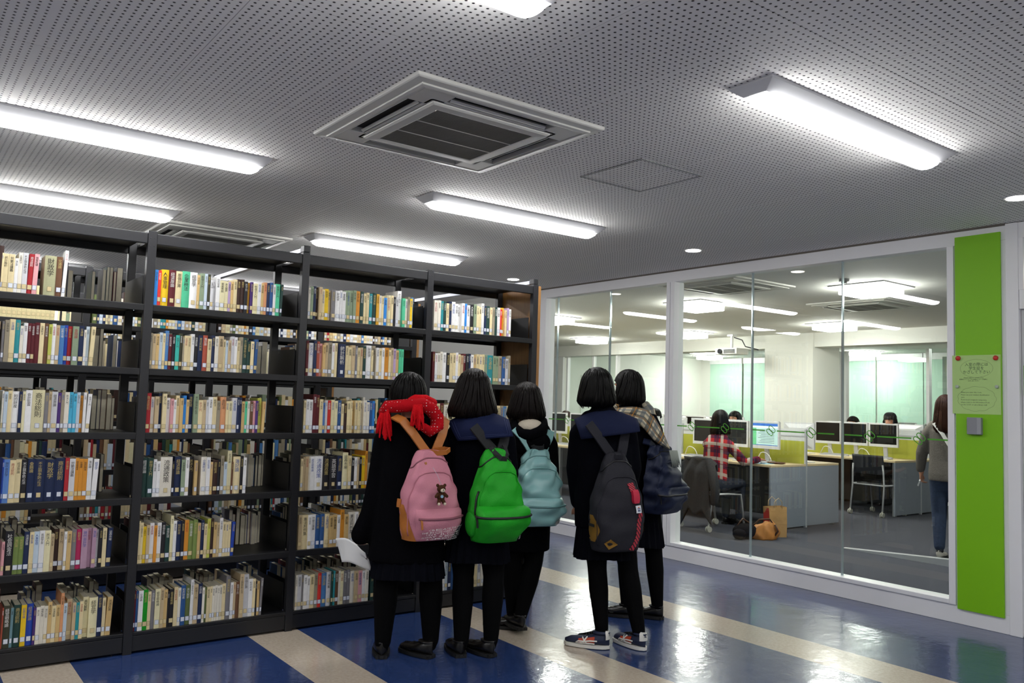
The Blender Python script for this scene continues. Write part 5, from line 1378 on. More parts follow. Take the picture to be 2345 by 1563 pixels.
# bear charm
bear = thing('plush_charm', 'small brown plush bear charm hanging on the pink backpack', 'charm', (0, 0, 0), RZ+TW)
place(bear, (2.42, 4.14), (.205, -.285, .905))
fur = M('brown_fur', '4a2f1f', .95, noise=.4, scale=200, bump=.6, spec=.1); tanf = M('cream_fur', 'd9cbb6', .95, noise=.1, scale=200, bump=.4, spec=.1)
MB().ball((0, 0, .02), (.022, .018, .026)).obj('torso', fur, bear)
hdm = MB().ball((0, -.004, .062), (.024, .02, .022)).obj('head', fur, bear)
MB().ball((0.002, -.022, .056), (.013, .009, .010)).obj('muzzle', tanf, hdm); MB().ball((.002, -.0305, .06), .0033, 8, 6).obj('nose', eye_d, hdm)
for sx in (-1, 1):
    MB().ball((sx*.020, 0, .081), (.009, .007, .009), 10, 7).obj('ear', fur, bear); MB().ball((sx*.009, -.0225, .067), .0026, 8, 6).obj('eye', eye_d, bear)
    MB().tube([(sx*.018, -.005, .036), (sx*.03, -.01, .024)], [.009, .0085], 10, round_ends=True).obj('arm', fur, bear)
    l = MB().tube([(sx*.010, -.004, .002), (sx*.016, -.014, -.012)], [.0105, .0095], 10, round_ends=True).obj('leg', fur, bear)
    MB().ball((sx*.0165, -.021, -.015), (.008, .004, .008), 10, 6).obj('sole', tanf, l)
MB().tube([(0, .0, .083), (-.012, .03, .13), (-.03, .06, .17)], .0012, 6).obj('cord', M('silver_cord', 'b8bac6', .3), bear)
MB().cyl((0, -.0195, .024), .008, .003, 16, axis='y').obj('bell', M('light_blue_bead', '8db4cf', .2), bear)
# paper in the hand
pp = thing('paper_sheet', 'folded white paper sheet held low by the student with red scarf', 'paper', (0, 0, 0), RZ)
place(pp, (2.42, 4.14), (-.318, -.02, .56))
def sheet():
    nu, nv = 14, 10; rings = []
    def p(u, v, off):
        x = -.08+u*.17+.035*v; z = .085-.135*v-.03*u+.012*math.sin(u*5)+(.0 if u < .72 else -.055*(u-.72)*2*(v < .35))
        return (x, .012*math.sin(u*6+v*2)+.02*v+off, z)
    for j in range(nv+1): rings.append([p(i/nu, j/nv, 0) for i in range(nu+1)] + [p(i/nu, j/nv, .0015) for i in range(nu, -1, -1)])
    return MB().loft(rings)
sheet().obj('sheet', M('paper_white', 'e4e4e2', .7), pp)

# ---------------------------------------------------------------- 2: sailor collar, green bag
p2 = person('person', 'student with shoulder-length hair and navy sailor collar, carrying the green backpack', (2.77, 3.97, 0), RZ, dict(
    head=(-.042, .0, 1.502), yaw=R(14), neck=(0, 0, 1.36), torso=[(0.01, 0, .88), (.01, 0, 1.02), (.01, 0, 1.17), (.01, 0, 1.28), (0, 0, 1.37)],
    armL=((-.13, 0, 1.27), (-.168, .06, 1.02), (-.13, .17, .86)), armR=((.142, 0, 1.27), (.18, .05, 1.02), (.16, .16, .86)),
    legL=((-.075, 0, .82), (-.06, 0, .44), (-.058, -.01, .085)), legR=((.09, .0, .82), (.112, .01, .44), (.108, .02, .085)), legLf=R(18), legRf=R(40), tights=.97,
    legr=[.09, .09, .082, .060, .063, .043]))
def coat2(mb):
    rings_garment(mb, [(-.01, 0, 1.40, .06, .056), (0, 0, 1.37, .075, .065), (0, 0, 1.335, .115, .085), (.005, 0, 1.265, .16, .112), (.01, 0, 1.12, .17, .12), (.01, 0, .97, .172, .12), (.012, 0, .82, .185, .13), (.012, 0, .66, .19, .14)], fold=.015)
    mb.tube([(-.085, 0, 1.315), (-.142, .01, 1.22), (-.17, .06, 1.02), (-.14, .15, .88)], [.056, .062, .058, .054], 18, round_ends=True)
    mb.tube([(.095, 0, 1.315), (.155, .01, 1.22), (.182, .05, 1.02), (.165, .15, .88)], [.056, .062, .058, .054], 18, round_ends=True)
garment('jacket', [], coat_navy, p2, extra=coat2)
skirt(p2, (.012, 0), .8, .535, (.155, .12), (.182, .145))
hair_shell((-.042, 0, 1.502), R(14), -.155, .012, .055, .018, hair_brown, p2)
sailor_collar(p2, (0, -.02), 1.36, ((-.178, 1.318), (.172, 1.34), (-.112, 1.212), (.20, 1.248)), collar_m)
shoe(p2, (-.058, -.045, 0), R(20)); shoe(p2, (.115, -.02, 0), R(42))
s2 = dict(W=.30, H=.50, taper=.32, sw=.06, pf=.40, pb=.055, wr=.005, ph=1.0, pull=zip_b,
          straps=[[(-.0, .0, .49), (-.04, .0, .525), (-.085, .005, .575), (-.12, .03, .625)], [(.05, .0, .49), (.062, .0, .53), (.075, .005, .58), (.08, .03, .63)]],
          loop=[(-.035, -.02, .51), (-.03, -.055, .485), (.0, -.08, .452), (.03, -.082, .448), (.052, -.06, .475), (.055, -.02, .52)])
bag2 = backpack('bright green nylon backpack with black straps and pocket zipper', (0, 0, 0), RZ+R(33), .30, .16, .50, green_c, black_web, zip_b, s2)
place(bag2, (2.77, 3.97), (.093, -.137, .675))
s2['W'] = .30; s2['H'] = .50
def tag_patch(spec, par, a, f, w_, h_, body, sl=0.12, off=.004, B=.0):
    s = spec['surf']; W_, H_ = spec['W'], spec['H']; rings = []
    for j in range(5):
        rings.append([s(a+(u-.5)*w_/(W_*.62), f+((j/4-.5)*h_+(u-.5)*w_*sl)/H_, off+B*max(0, 1-abs((a+(u-.5)*w_/(W_*.62))/.8)**4)) for u in np.linspace(0, 1, 9)])
    o = MB().loft(rings, closed=False, caps=(False, False)).obj('label_patch', M('patch_grey', 'b9bdb9', .6), par)
    v, fc = text_data(body, h_*.85, 1)
    out = []
    for q in v:
        aa = a+q[0]/(W_*.62); out.append(s(aa, f+(q[1]+q[0]*sl)/H_, off+.0012+B*max(0, 1-abs(aa/.8)**4)))
    MB().add(out, fc).obj('lettering', M('patch_black', '15171a', .6), o, fix=False)
tag_patch(s2, bag2, .56, .055, .085, .02, 'OUTDOOR', .1, .004, .012)
MB().ball(s2['surf'](-.98, .2, .0), (.03, .055, .075), 14, 10).obj('side_pocket', green_c, bag2)
MB().tube([s2['surf'](-.8, f, .004) for f in np.linspace(.30, .55, 9)], .006, 7).obj('side_zipper', zip_b, bag2)

# ---------------------------------------------------------------- 3: cream hood, teal bag
p3 = person('person', 'student in black coat with cream hood lining and pale teal backpack', (3.34, 4.26, 0), RZ, dict(
    head=(.0, .0, 1.45), yaw=R(8), hs=.97, neck=(.02, 0, 1.31), torso=[(.02, 0, .84), (.02, 0, .98), (.02, 0, 1.12), (.02, 0, 1.23), (.02, 0, 1.32)],
    armL=((-.11, 0, 1.23), (-.14, .05, .98), (-.12, .16, .83)), armR=((.145, 0, 1.23), (.172, .04, .98), (.16, .15, .83)),
    legL=((-.05, 0, .79), (-.06, -.02, .42), (-.045, .02, .085)), legR=((.085, 0, .79), (.075, -.02, .42), (-.0, -.1, .10)), legLf=R(75), legRf=R(30), tights=.92,
    legr=[.09, .09, .08, .06, .06, .04]))
def coat3(mb):
    rings_garment(mb, [(.02, 0, 1.315, .07, .06), (.02, 0, 1.285, .12, .085), (.025, 0, 1.215, .155, .112), (.025, 0, 1.08, .18, .12), (.02, 0, .93, .172, .12), (.015, 0, .78, .168, .125), (.012, 0, .62, .166, .13), (.01, 0, .50, .166, .132)], fold=.012)
    mb.tube([(-.075, 0, 1.265), (-.122, .01, 1.17), (-.142, .05, .98), (-.12, .15, .84)], [.054, .06, .056, .052], 18, round_ends=True)
    mb.tube([(.105, 0, 1.265), (.155, .01, 1.17), (.175, .04, .98), (.165, .14, .84)], [.054, .06, .056, .052], 18, round_ends=True)
garment('coat', [], coat_m, p3, extra=coat3)
hair_shell((0, 0, 1.45), R(8), -.118, .008, .036, .02, hair_brown, p3, s=.98)
# hood folded on the back: thick black rim round a cream lining
MB().tube([(-.075, -.05, 1.315), (-.07, -.105, 1.275), (-.025, -.145, 1.24), (.035, -.15, 1.236), (.085, -.135, 1.258), (.115, -.1, 1.29), (.115, -.04, 1.325), (.1, .04, 1.33)], [.022, .032, .036, .036, .034, .030, .024, .02], 14, round_ends=True).obj('hood_rim', coat_m, p3)
m = MB(); m.ball((.03, -.088, 1.287), (.085, .055, .05), 20, 12); m.obj('hood_lining', M('cream_fleece', 'd8cdb9', .95, noise=.12, scale=150, bump=.4), p3)
m = MB(); m.ball((.03, -.11, 1.19), (.13, .05, .085), 20, 12); m.obj('hood', coat_m, p3)
shoe(p3, (.01, .0, 0), R(78)); shoe(p3, (.012, -.135, .03), R(25))
s3 = dict(W=.30, H=.465, taper=.36, sw=.045, pf=.38, pb=.03, wr=.010, ph=2.2, seam=M('teal_seam', '5c8887', .4), pipe=M('teal_piping', '79a9a8', .4), loopm=black_web,
          straps=[[(-.03, .0, .445), (-.06, .0, .49), (-.10, .005, .545), (-.14, .035, .59)], [(.05, .0, .445), (.062, .0, .49), (.085, .005, .53), (.11, .04, .58)]],
          loop=[(-.03, -.01, .49), (-.028, -.035, .478), (.0, -.05, .475), (.03, -.045, .478), (.045, -.01, .49)])
bag3 = backpack('pale teal crinkled backpack with a small black and white label', (0, 0, 0), RZ+R(18), .30, .15, .465, teal_c, teal_c, zip_b, s3)
place(bag3, (3.34, 4.26), (.07, -.135, .683))
s3['W'] = .30; s3['H'] = .465
tag_patch(s3, bag3, .55, .05, .085, .022, 'OUTDOOR', .1, .005, .008)

# ---------------------------------------------------------------- 4: bob, dark canvas bag, sneakers
p4 = person('person', 'student with black bob, dark sailor collar and navy orange sneakers', (3.6, 3.68, 0), RZ, dict(
    head=(-.135, .0, 1.545), yaw=R(4), neck=(-.09, 0, 1.40), torso=[(-.06, 0, .88), (-.07, 0, 1.03), (-.08, 0, 1.19), (-.085, 0, 1.31), (-.09, 0, 1.41)],
    armL=((-.225, 0, 1.31), (-.247, .04, 1.05), (-.21, .13, .82)), armR=((.05, 0, 1.31), (.1, .05, 1.06), (.08, .17, .88)),
    legL=((-.13, 0, .82), (-.105, 0, .45), (-.072, -.02, .10)), legR=((.02, 0, .82), (.085, .0, .45), (.148, -.03, .10)), legLf=R(70), legRf=R(28), tights=1.0,
    legr=[.085, .085, .076, .058, .059, .040]))
def coat4(mb):
    rings_garment(mb, [(-.10, 0, 1.445, .062, .058), (-.09, 0, 1.41, .075, .065), (-.088, 0, 1.375, .115, .085), (-.084, 0, 1.30, .162, .112), (-.08, 0, 1.15, .175, .122), (-.075, 0, 1.0, .172, .122), (-.075, 0, .84, .178, .13), (-.075, 0, .70, .172, .135)], fold=.015)
    mb.tube([(-.175, 0, 1.35), (-.232, .01, 1.26), (-.247, .04, 1.05), (-.215, .12, .84)], [.056, .063, .06, .054], 18, round_ends=True)
    mb.tube([(.0, 0, 1.35), (.062, .01, 1.26), (.10, .05, 1.06), (.09, .15, .9)], [.056, .063, .06, .054], 18, round_ends=True)
garment('jacket', [], coat_navy, p4, extra=coat4)
skirt(p4, (-.075, 0), .8, .525, (.15, .12), (.165, .135))
hair_shell((-.135, 0, 1.545), R(4), -.118, .006, .026, .028, hair_black, p4, s=.98)
sailor_collar(p4, (-.09, -.02), 1.40, ((-.272, 1.348), (.112, 1.362), (-.232, 1.232), (.118, 1.288)), M('dark_navy_collar', '161c36', .85, noise=.1, scale=120, spec=.15), stripes=False)
shoe(p4, (-.045, -.06, 0), R(72), .27, 'sneaker'); shoe(p4, (.17, -.07, 0), R(35), .26, 'sneaker')
s4 = dict(W=.32, H=.56, taper=.3, sw=.06, pocket=False, wr=.004, ph=.4,
          straps=[[(-.02, .0, .55), (-.06, .0, .595), (-.11, .005, .66), (-.16, .03, .73)], [(.05, .0, .55), (.06, .0, .6), (.075, .005, .67), (.085, .03, .74)]], loop=[(-.03, -.02, .56), (-.02, -.06, .54), (.02, -.065, .54), (.04, -.02, .565)])
bag4 = backpack('charcoal teardrop backpack with red woven strip and mustard corners', (0, 0, 0), RZ+R(24), .32, .15, .56, char_c, char_c, zip_b, s4)
place(bag4, (3.6, 3.68), (-.035, -.135, .598))
s4['W'] = .32; s4['H'] = .56; sf = s4['surf']
def woven():
    m = bpy.data.materials.new('red_black_woven'); m.use_nodes = True; nt = m.node_tree; b = nt.nodes['Principled BSDF']
    tc = nt.nodes.new('ShaderNodeTexCoord'); wv = nt.nodes.new('ShaderNodeTexWave'); wv.wave_type = 'BANDS'; wv.bands_direction = 'DIAGONAL'; wv.inputs['Scale'].default_value = 26
    nt.links.new(tc.outputs['Object'], wv.inputs['Vector']); r = nt.nodes.new('ShaderNodeValToRGB'); r.color_ramp.interpolation = 'CONSTANT'
    r.color_ramp.elements[0].color = (*lin('1a0d0f'), 1); r.color_ramp.elements[1].position = .28; r.color_ramp.elements[1].color = (*lin('b03040'), 1)
    nt.links.new(wv.outputs['Fac'], r.inputs[0]); nt.links.new(r.outputs[0], b.inputs['Base Color']); b.inputs['Roughness'].default_value = .8
    return m
wov = woven()
P = [sf(.22+.05*math.sin(f*5)-(.12 if f < .15 else 0)*(1-f/.15), f, .004) for f in np.linspace(.015, .40, 15)]
MB().ribbon(P, [Vector((.2, -1, 0))]*15, .028, .004).obj('woven_strip', wov, bag4)
MB().ribbon([sf(.12, f, .004) for f in np.linspace(.62, .70, 6)], [Vector((.15, -1, 0))]*6, .042, .004).obj('woven_strip', wov, bag4)
MB().ribbon([sf(.13, f, .012) for f in np.linspace(.50, .63, 8)], [Vector((.15, -1, 0))]*8, [.034, .042, .046, .046, .044, .044, .042, .04], .02).obj('red_case', M('red_leather', 'b3203c', .4), bag4)
o = MB().ribbon([sf(.2, f, .008) for f in np.linspace(.40, .475, 5)], [Vector((.18, -1, 0))]*5, .038, .003).obj('brand_label', M('label_white_fabric', 'd8dadf', .7), bag4)
for k, (f, w_, c) in enumerate(((.457, .012, 'c0562a'), (.445, .022, '3a4a78'), (.43, .02, '3a4a78'), (.42, .018, '3a4a78'))):
    MB().ribbon([sf(.2, f-.004, .0105), sf(.2, f+.004, .0105)], Vector((.18, -1, 0)), w_, .001).obj('label_mark', M('mark_'+c, c, .7), o)
q = sf(-.25, .085, .004); n_ = Vector((-.3, -1, 0)).normalized(); sd = Vector((0, 0, 1)).cross(n_)
rings = [[sf(-.25+dx/.2, .085+dz/.56, off) for dx, dz in ((-.038, .005), (.004, .03), (.038, -.002), (-.006, -.03))] for off in (.002, .007)]
dm = MB().loft(rings, smooth=False).obj('leather_patch', mustard, bag4)
MB().tube([sf(-.25+.012*math.cos(t)/.2, .085+.008*math.sin(t)/.56, .0085) for t in np.linspace(0, 5, 14)], .0012, 5).obj('patch_emblem', zip_b, dm)
for sx in (-1, 1):
    rings = []
    for j in range(11):
        f = .10+.27*j/10; u = j/10
        a0 = 1.4; a1 = .58+.3*abs(u-.45)*1.8
        rings.append([sf(sx*(a0+(a1-a0)*k/8), f, .0035) for k in range(9)])
    MB().loft(rings, closed=False, caps=(False, False)).obj('corner_patch', mustard, bag4)
    MB().ribbon([sf(sx*a, .275-.03*(1.3-a), .007) for a in np.linspace(.86, 1.2, 6)], [Vector((sx, -.3, 0))]*6, .016, .004).obj('side_buckle', black_web, bag4)

# ---------------------------------------------------------------- 5: plaid scarf, navy bag
p5 = person('person', 'student with plaid shawl scarf and navy bag, standing beyond the black-bobbed one', (4.22, 4.06, 0), RZ, dict(
    head=(-.118, .0, 1.565), yaw=R(42), neck=(-.10, 0, 1.42), torso=[(-.03, 0, .88), (-.05, 0, 1.03), (-.07, 0, 1.2), (-.085, 0, 1.32), (-.10, 0, 1.43)],
    armL=((-.24, .05, 1.33), (-.27, .1, 1.07), (-.2, .2, .92)), armR=((.05, -.05, 1.33), (.08, .0, 1.08), (.03, .13, .95)),
    legL=((-.11, .02, .82), (-.10, .02, .45), (-.09, .02, .09)), legR=((.03, -.02, .82), (.085, -.01, .44), (.118, .0, .09)), legLf=R(75), legRf=R(58), tights=1.0,
    legr=[.09, .09, .08, .06, .06, .04]))
def coat5(mb):
    rings_garment(mb, [(-.11, 0, 1.46, .06, .056), (-.10, 0, 1.425, .075, .065), (-.095, 0, 1.385, .13, .085), (-.085, 0, 1.31, .17, .115), (-.07, 0, 1.16, .16, .12), (-.055, 0, 1.02, .155, .12), (-.045, 0, .86, .16, .125), (-.04, 0, .72, .165, .13)], fold=.015)
    mb.tube([(-.2, .04, 1.35), (-.248, .06, 1.27), (-.265, .1, 1.07), (-.21, .19, .93)], [.07, .07, .062, .056], 18, round_ends=True)
    mb.tube([(.02, -.03, 1.35), (.06, -.04, 1.27), (.085, .0, 1.08), (.04, .12, .96)], [.07, .07, .062, .056], 18, round_ends=True)
garment('jacket', [], coat_navy, p5, extra=coat5)
skirt(p5, (-.03, 0), .82, .49, (.14, .115), (.165, .14), sh=(.01, 0))
hair_shell((-.118, 0, 1.565), R(42), -.115, .006, .024, .022, hair_black, p5)
shoe(p5, (.14, -.015, 0), R(60)); shoe(p5, (-.06, .01, 0), R(72))
def plaid(name, base, c1, c2, c3, sc):
    m = bpy.data.materials.new(name); m.use_nodes = True; nt = m.node_tree; b = nt.nodes['Principled BSDF']
    u = nt.nodes.new('ShaderNodeAttribute'); u.attribute_name = 'uvp'; s = nt.nodes.new('ShaderNodeSeparateXYZ'); nt.links.new(u.outputs['Vector'], s.inputs[0])
    def band(sock, ph, w_): return mnode(nt, 'LESS_THAN', mnode(nt, 'FRACT', mnode(nt, 'ADD', mnode(nt, 'MULTIPLY', sock, sc), ph)), w_)
    col = None
    def mix(a, bcol, fac, k):
        mx = nt.nodes.new('ShaderNodeMix'); mx.data_type = 'RGBA'
        if isinstance(a, tuple): mx.inputs[6].default_value = a
        else: nt.links.new(a, mx.inputs[6])
        mx.inputs[7].default_value = bcol; nt.links.new(mnode(nt, 'MULTIPLY', fac, k), mx.inputs[0]); return mx.outputs[2]
    col = mix((*lin(base), 1), (*lin(c1), 1), band(s.outputs[0], 0, .36), .75)
    col = mix(col, (*lin(c1), 1), band(s.outputs[1], .1, .36), .75)
    col = mix(col, (*lin(c2), 1), band(s.outputs[0], .5, .22), .7)
    col = mix(col, (*lin(c2), 1), band(s.outputs[1], .6, .22), .7)
    col = mix(col, (*lin(c3), 1), band(s.outputs[0], .8, .05), .8)
    col = mix(col, (*lin(c3), 1), band(s.outputs[1], .85, .05), .8)
    nt.links.new(col, b.inputs['Base Color']); b.inputs['Roughness'].default_value = .9; b.inputs['Specular IOR Level'].default_value = .1
    return m
def set_uvp(me, uv):
    at = me.attributes.new('uvp', 'FLOAT_VECTOR', 'POINT'); at.data.foreach_set('vector', np.array(uv, dtype=np.float32).ravel())
shawl_m = plaid('checked_shawl', 'c9bfa4', '262a2e', '5a646a', 'b9803a', 6.5)
def shawl():
    nu, nv = 40, 14; rings = []; uv = []
    top = [(-.20, -.02, 1.425), (-.15, -.10, 1.43), (-.08, -.125, 1.435), (.0, -.12, 1.42), (.05, -.115, 1.37), (.09, -.12, 1.305), (.125, -.13, 1.235), (.155, -.135, 1.165)]
    bot = [(-.24, -.03, 1.37), (-.20, -.12, 1.36), (-.13, -.14, 1.345), (-.05, -.15, 1.315), (.0, -.155, 1.26), (.04, -.16, 1.215), (.09, -.155, 1.18), (.15, -.14, 1.155)]
    def ip(L, u):
        k = min(len(L)-2, int(u*(len(L)-1))); f = u*(len(L)-1)-k; f = f*f*(3-2*f)*.5+f*.5
        return Vector(L[k]).lerp(Vector(L[k+1]), f)
    vs = []
    for j in range(nv+1):
        v = j/nv; ring = []
        for off in (0, 1):
            rr = range(nu+1) if off == 0 else range(nu, -1, -1)
            for i in rr:
                u = i/nu; p = ip(top, u).lerp(ip(bot, u), v)
                p.y -= .018*math.sin(v*math.pi*2.5+u*2)*.5+.03*math.sin(v*math.pi)+(.012 if off == 0 else 0)
                ring.append(p); uv.append((u*.62, v*.3, 0))
        rings.append(ring)
    o = MB().loft(rings).obj('shawl', shawl_m, p5); set_uvp(o.data, uv)
    # roll round the neck and the long end in front of the far shoulder
    pts = [(-.2, .02, 1.42), (-.13, .07, 1.43), (-.03, .06, 1.44), (.01, -.02, 1.445), (.035, -.06, 1.41), (.06, -.03, 1.33), (.075, .03, 1.24), (.08, .07, 1.15)]
    m = MB().tube(pts, [(.03, .03), (.036, .03), (.036, .03), (.036, .03), (.034, .03), (.036, .022), (.04, .02), (.042, .016)], 14, round_ends=True); o = m.obj('shawl_end', shawl_m, p5)
    n = len(o.data.vertices); set_uvp(o.data, [(k//14*.06, k % 14*.02, 0) for k in range(n)])
shawl()
s5 = dict(W=.34, H=.44, taper=.5, sw=.05, pf=.4, pb=.03, wr=.012, ph=.9, straps=[[(-.03, .0, .43), (-.06, .02, .46), (-.08, .06, .47)], [(.06, .0, .43), (.08, .03, .46), (.09, .08, .45)]], loop=[(-.02, -.02, .44), (-.01, -.05, .43), (.03, -.05, .43), (.05, -.02, .44)])
bag5 = backpack('dark navy slouchy bag worn by the student in plaid shawl', (0, 0, 0), RZ+R(52), .34, .17, .44, navy_n, navy_n, zip_b, s5)
place(bag5, (4.22, 4.06), (.075, -.105, .735))
tz = MB(); r = random.Random(5)
for k in range(9):
    p = Vector((.15+.006*k, -.17, 1.15)); tz.tube([p, p+Vector((.01, -.01, -.05)), p+Vector((.02+r.uniform(-.01, .01), 0, -.11))], [.005, .004, .003], 6)
tag(tz.obj('fringe', M('grey_green_fringe', '8e958c', .9), p5), kind='stuff')

# ================================================================== PEOPLE IN THE COMPUTER ROOM
# person in red checked shirt, sitting and using the mouse; faces +x  (own frame: y forward = world +x)
shirt_m = plaid('red_checked_shirt', 'b02a2f', '1e2440', 'c9c3b4', '7a1c22', 5.5)
def seated(label, loc, rz, shirt, hair, trous, rest=None, voxel=.012, hairspec=None, uvs=False, hz=0.0):
    sp = dict(head=(0, .14, 1.235+hz), yaw=0, neck=(0, .10, 1.085+hz), torso=[(0, .0, .52), (0, .0, .66), (0, .03, .84), (0, .06, .98+hz*.7), (0, .09, 1.09+hz)],
        armL=((-.165, .07, 1.0+hz*.8), (-.21, .16, .86), (-.12, .36, .835), (.1, 1, .0)), armR=((.165, .07, 1.0+hz*.8), (.21, .16, .86), (.12, .36, .835), (-.1, 1, 0)), armLn=(0, 0, -1), armRn=(0, 0, -1),
        legL=((-.09, .02, .52), (-.10, .42, .52), (-.10, .40, .09)), legR=((.09, .02, .52), (.10, .42, .52), (.10, .40, .09)), legLf=0, legRf=0, tights=.5, voxel=voxel, legmat=trous)
    if rest: sp.update(rest)
    t = person('person', label, loc, rz, sp)
    def top(mb):
        q = sp['torso']; dx = q[3][0]
        rings_garment(mb, [(*sp['neck'][:2], sp['neck'][2]+.0, .055, .05), (dx, .075, 1.045+hz*.9, .13, .08), (dx, .06, .98+hz*.7, .178, .105), (0, .035, .86, .168, .11), (0, .01, .70, .165, .115), (0, .0, .56, .175, .13), (0, .01, .50, .17, .125)], fold=.012)
        for k in ('armL', 'armR'):
            a = [Vector(v) for v in sp[k][:3]]; mb.tube([a[0]*.75+Vector((0, .07, 1.04+hz*.8))*.25, a[0], a[1], a[1].lerp(a[2], .92)], [.06, .062, .055, .042], 16, round_ends=True)
    g = garment('shirt', [], shirt, t, extra=top, voxel=voxel, ratio=.6)
    if uvs:
        co = np.zeros(len(g.data.vertices)*3); g.data.vertices.foreach_get('co', co); co = co.reshape(-1, 3)
        set_uvp(g.data, np.stack([co[:, 0]+.6*co[:, 1], co[:, 2]+.25*co[:, 1], co[:, 1]*0], 1))
    def legs(mb):
        for k in ('legL', 'legR'):
            l = [Vector(v) for v in sp[k]]; mb.tube([l[0]-Vector((0, .05, 0)), l[0], l[1], l[1].lerp(l[2], .95)], [.1, .1, .075, .05], 16, round_ends=True)
    garment('trousers', [], trous, t, extra=legs, voxel=voxel*1.3, ratio=.5)
    hs = dict(bottom=-.12, back_r=.01, flare=.012, curl_in=.01); hs.update(hairspec or {})
    if hs.get('bottom') is not None: hair_shell(sp['head'], sp['yaw'], hs['bottom'], hs['back_r'], hs['flare'], hs['curl_in'], hair, t, tilt=sp.get('tilt', 0))
    for k in ('legL', 'legR'): shoe(t, (sp[k][2][0], sp[k][2][1]-.03, 0), 0)
    return t
jeans = M('dark_jeans', '1d2434', .85, noise=.3, scale=60)
seated('person in red checked shirt with dark hair, sitting at the near desk', (8.16, 6.66, 0), -math.pi/2+R(4), shirt_m, hair_brown, jeans, dict(
    yaw=R(-6), armR=((.165, .07, 1.0), (.3, .19, .80), (.352, .42, .835), (.05, 1, -.05)), armL=((-.165, .08, 1.0), (-.2, .30, .83), (-.08, .24, 1.12), (.1, -.05, 1)), armLn=(1, .2, 0), armLc=1.1, armRc=.35, voxel=.009),
    hairspec=dict(bottom=-.175, flare=.03, back_r=.022), uvs=True, voxel=.009, hz=.065)
far = [((10.5, 8.08, 0), 'person with black hair just visible above the monitors, right of the checked shirt', 'grey'),
       ((10.5, 9.72, 0), 'dark-haired man behind the monitors, beside the white mullion', 'navy'),
       ((10.5, 12.0, 0), 'person with brown hair behind the monitors next to the bookcase end', 'tan'),
       ((13.15, 7.72, 0), 'dark-haired person behind the second row of monitors, beside the pillar', 'grey'),
       ((13.2, 7.1, 0), 'person in a black knitted cap behind the second row of monitors', 'black')]
cloth = {'grey': M('grey_pullover', '5a5d63', .9), 'navy': M('navy_pullover', '20283c', .9), 'tan': M('tan_pullover', '7d6b52', .9), 'black': M('black_pullover', '17171a', .9)}
for k, (l, lab, c) in enumerate(far):
    hz = (.05, .05, -.05, .02, .08)[k]
    t = seated(lab, l, math.pi/2, cloth[c], hair_chest if c == 'tan' else hair_black, jeans, dict(voxel=.014, ratio=.5), voxel=.016, hairspec=dict(bottom=-.03 if k in (1, 4) else -.1), hz=hz)
    copy_tree(CH, ['black chair on the far side of the near desk row, under the black-haired person', 'black chair on the far side of the near desk row, under the dark-haired man', 'black chair on the far side of the near desk row, under the brown-haired person',
         'black chair behind the second desk row beside the pillar', 'black chair under the person in the knitted cap'][k], (l[0]+.02, l[1], 0), math.pi)
    if k == 4:
        cm = M('black_knit_cap', '121316', .9, noise=.3, scale=150, bump=.5)
        rings = []
        for z, q in ((.03, 1.0), (.06, 1.04), (.09, 1.0), (.12, .86), (.14, .62), (.148, .3)):
            rings.append([(math.cos(2*math.pi*i/30)*.092*q*(1+.02*math.sin(i*3)), .128+math.sin(2*math.pi*i/30)*.108*q, 1.235+hz+z) for i in range(30)])
        MB().loft(rings).obj('cap', cm, t)
        MB().cyl((-.05, .02, 1.235+hz+.075), .012, .01, 12, axis='y').obj('cap_badge', M('cap_badge', 'cfd0d2', .6), t)

# person walking away in a grey cardigan; faces +x in the world, own frame y forward
st = person('person', 'person in grey cardigan and jeans with a white strap, partly hidden by the frame', (8.62, 4.08, 0), -math.pi/2+R(12), dict(
    head=(-.02, .0, 1.525), yaw=R(25), neck=(0, 0, 1.38), torso=[(0, 0, .86), (0, 0, 1.0), (0, 0, 1.18), (0, 0, 1.3), (0, 0, 1.39)],
    armL=((-.16, 0, 1.31), (-.24, .03, 1.05), (-.27, .08, .84), (-.05, .1, -1)), armLn=(1, 0, 0), armLc=1.2, armR=((.16, 0, 1.31), (.22, .14, 1.14), (.05, .2, 1.38), (-.6, .1, .6)), armRn=(-1, 0, .3), armRc=1.0,
    legL=((-.08, 0, .84), (-.085, .02, .46), (-.07, -.04, .09)), legR=((.08, .0, .84), (.085, .06, .46), (.09, .1, .09)), legLf=0, legRf=0, tights=.9, legmat=jeans, voxel=.0085))
card = M('grey_cardigan', '6a645f', .95, noise=.2, scale=90, bump=.3, spec=.1)
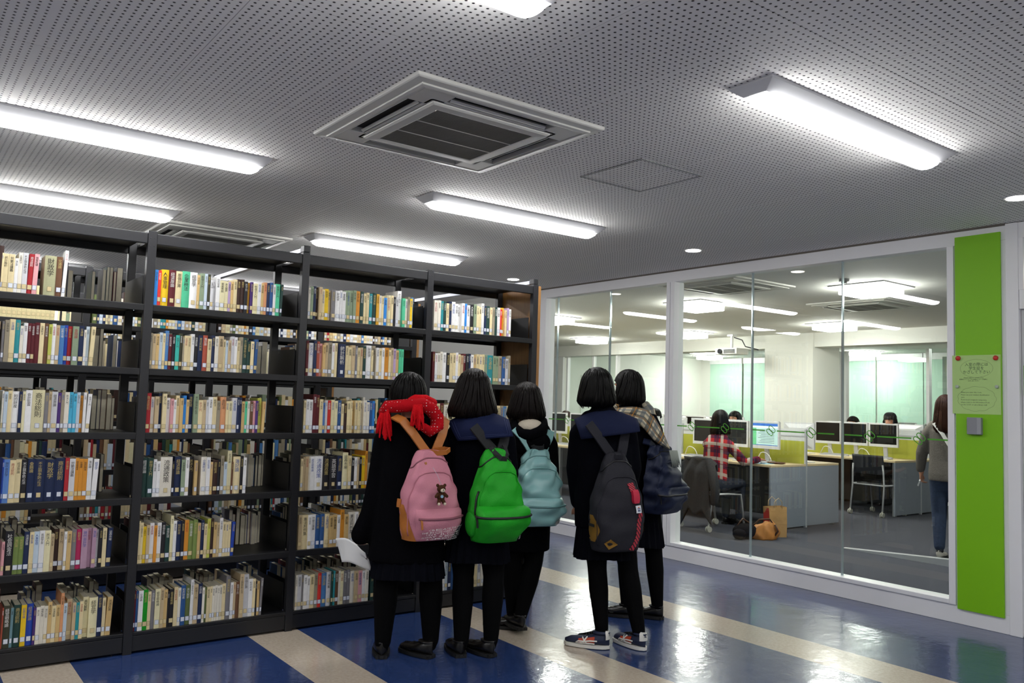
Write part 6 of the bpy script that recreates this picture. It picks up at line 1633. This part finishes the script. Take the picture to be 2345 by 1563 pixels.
def card_top(mb):
    rings_garment(mb, [(0, 0, 1.395, .06, .055), (0, 0, 1.355, .13, .08), (0, 0, 1.28, .185, .108), (0, 0, 1.12, .175, .112), (0, 0, .98, .172, .115), (0, 0, .85, .185, .125), (0, 0, .78, .182, .125)], fold=.02)
    mb.tube([(-.12, 0, 1.32), (-.18, .01, 1.25), (-.25, .03, 1.05), (-.275, .07, .885)], [.068, .068, .058, .045], 16, round_ends=True)
    mb.tube([(.12, 0, 1.32), (.18, .02, 1.25), (.225, .14, 1.14), (.08, .19, 1.33)], [.068, .066, .056, .044], 16, round_ends=True)
garment('cardigan', [], card, st, extra=card_top)
def jean_legs(mb):
    rings_garment(mb, [(0, 0, .9, .155, .115), (0, 0, .8, .165, .12)])
    mb.tube([(-.085, 0, .86), (-.087, .02, .46), (-.075, -.03, .13)], [.095, .072, .052], 16, round_ends=True)
    mb.tube([(.085, 0, .86), (.087, .05, .46), (.09, .09, .13)], [.095, .072, .052], 16, round_ends=True)
garment('jeans', [], M('blue_jeans', '26344f', .85, noise=.35, scale=40, bump=.3), st, extra=jean_legs)
hair_shell((-.02, 0, 1.525), R(25), -.26, .02, .02, .01, hair_chest, st)
MB().ribbon([(-.14, .03, 1.37), (-.10, -.10, 1.355), (-.02, -.128, 1.26), (.06, -.135, 1.12), (.13, -.13, 1.0)], [Vector((0, -1, .2))]*5, .035, .006).obj('strap', M('white_strap', 'dad8d4', .6), st)
for q, a in (((-.07, -.07, 0), 0), ((.09, .07, 0), 0)):
    o = shoe(st, q, a, .245, 'loafer'); o.data.materials[0] = M('pale_shoe', 'b9b4ad', .6)
ph = thing('wallet', 'white and pink small object held low by the person in grey cardigan', 'handheld item', (8.62, 4.08, 0), -math.pi/2+R(12))
MB().xbox(Matrix.Translation((-.285, .1, .76)) @ Matrix.Rotation(R(30), 4, 'X') @ Matrix.Rotation(R(20), 4, 'Y'), .008, .06, .035).obj('cover', M('white_vinyl', 'dedde0', .4), ph, bevel=.004)
MB().xbox(Matrix.Translation((-.278, .13, .775)) @ Matrix.Rotation(R(30), 4, 'X'), .009, .03, .02).obj('pink_strip', M('pink_vinyl', 'c06a86', .5), ph, bevel=.003)
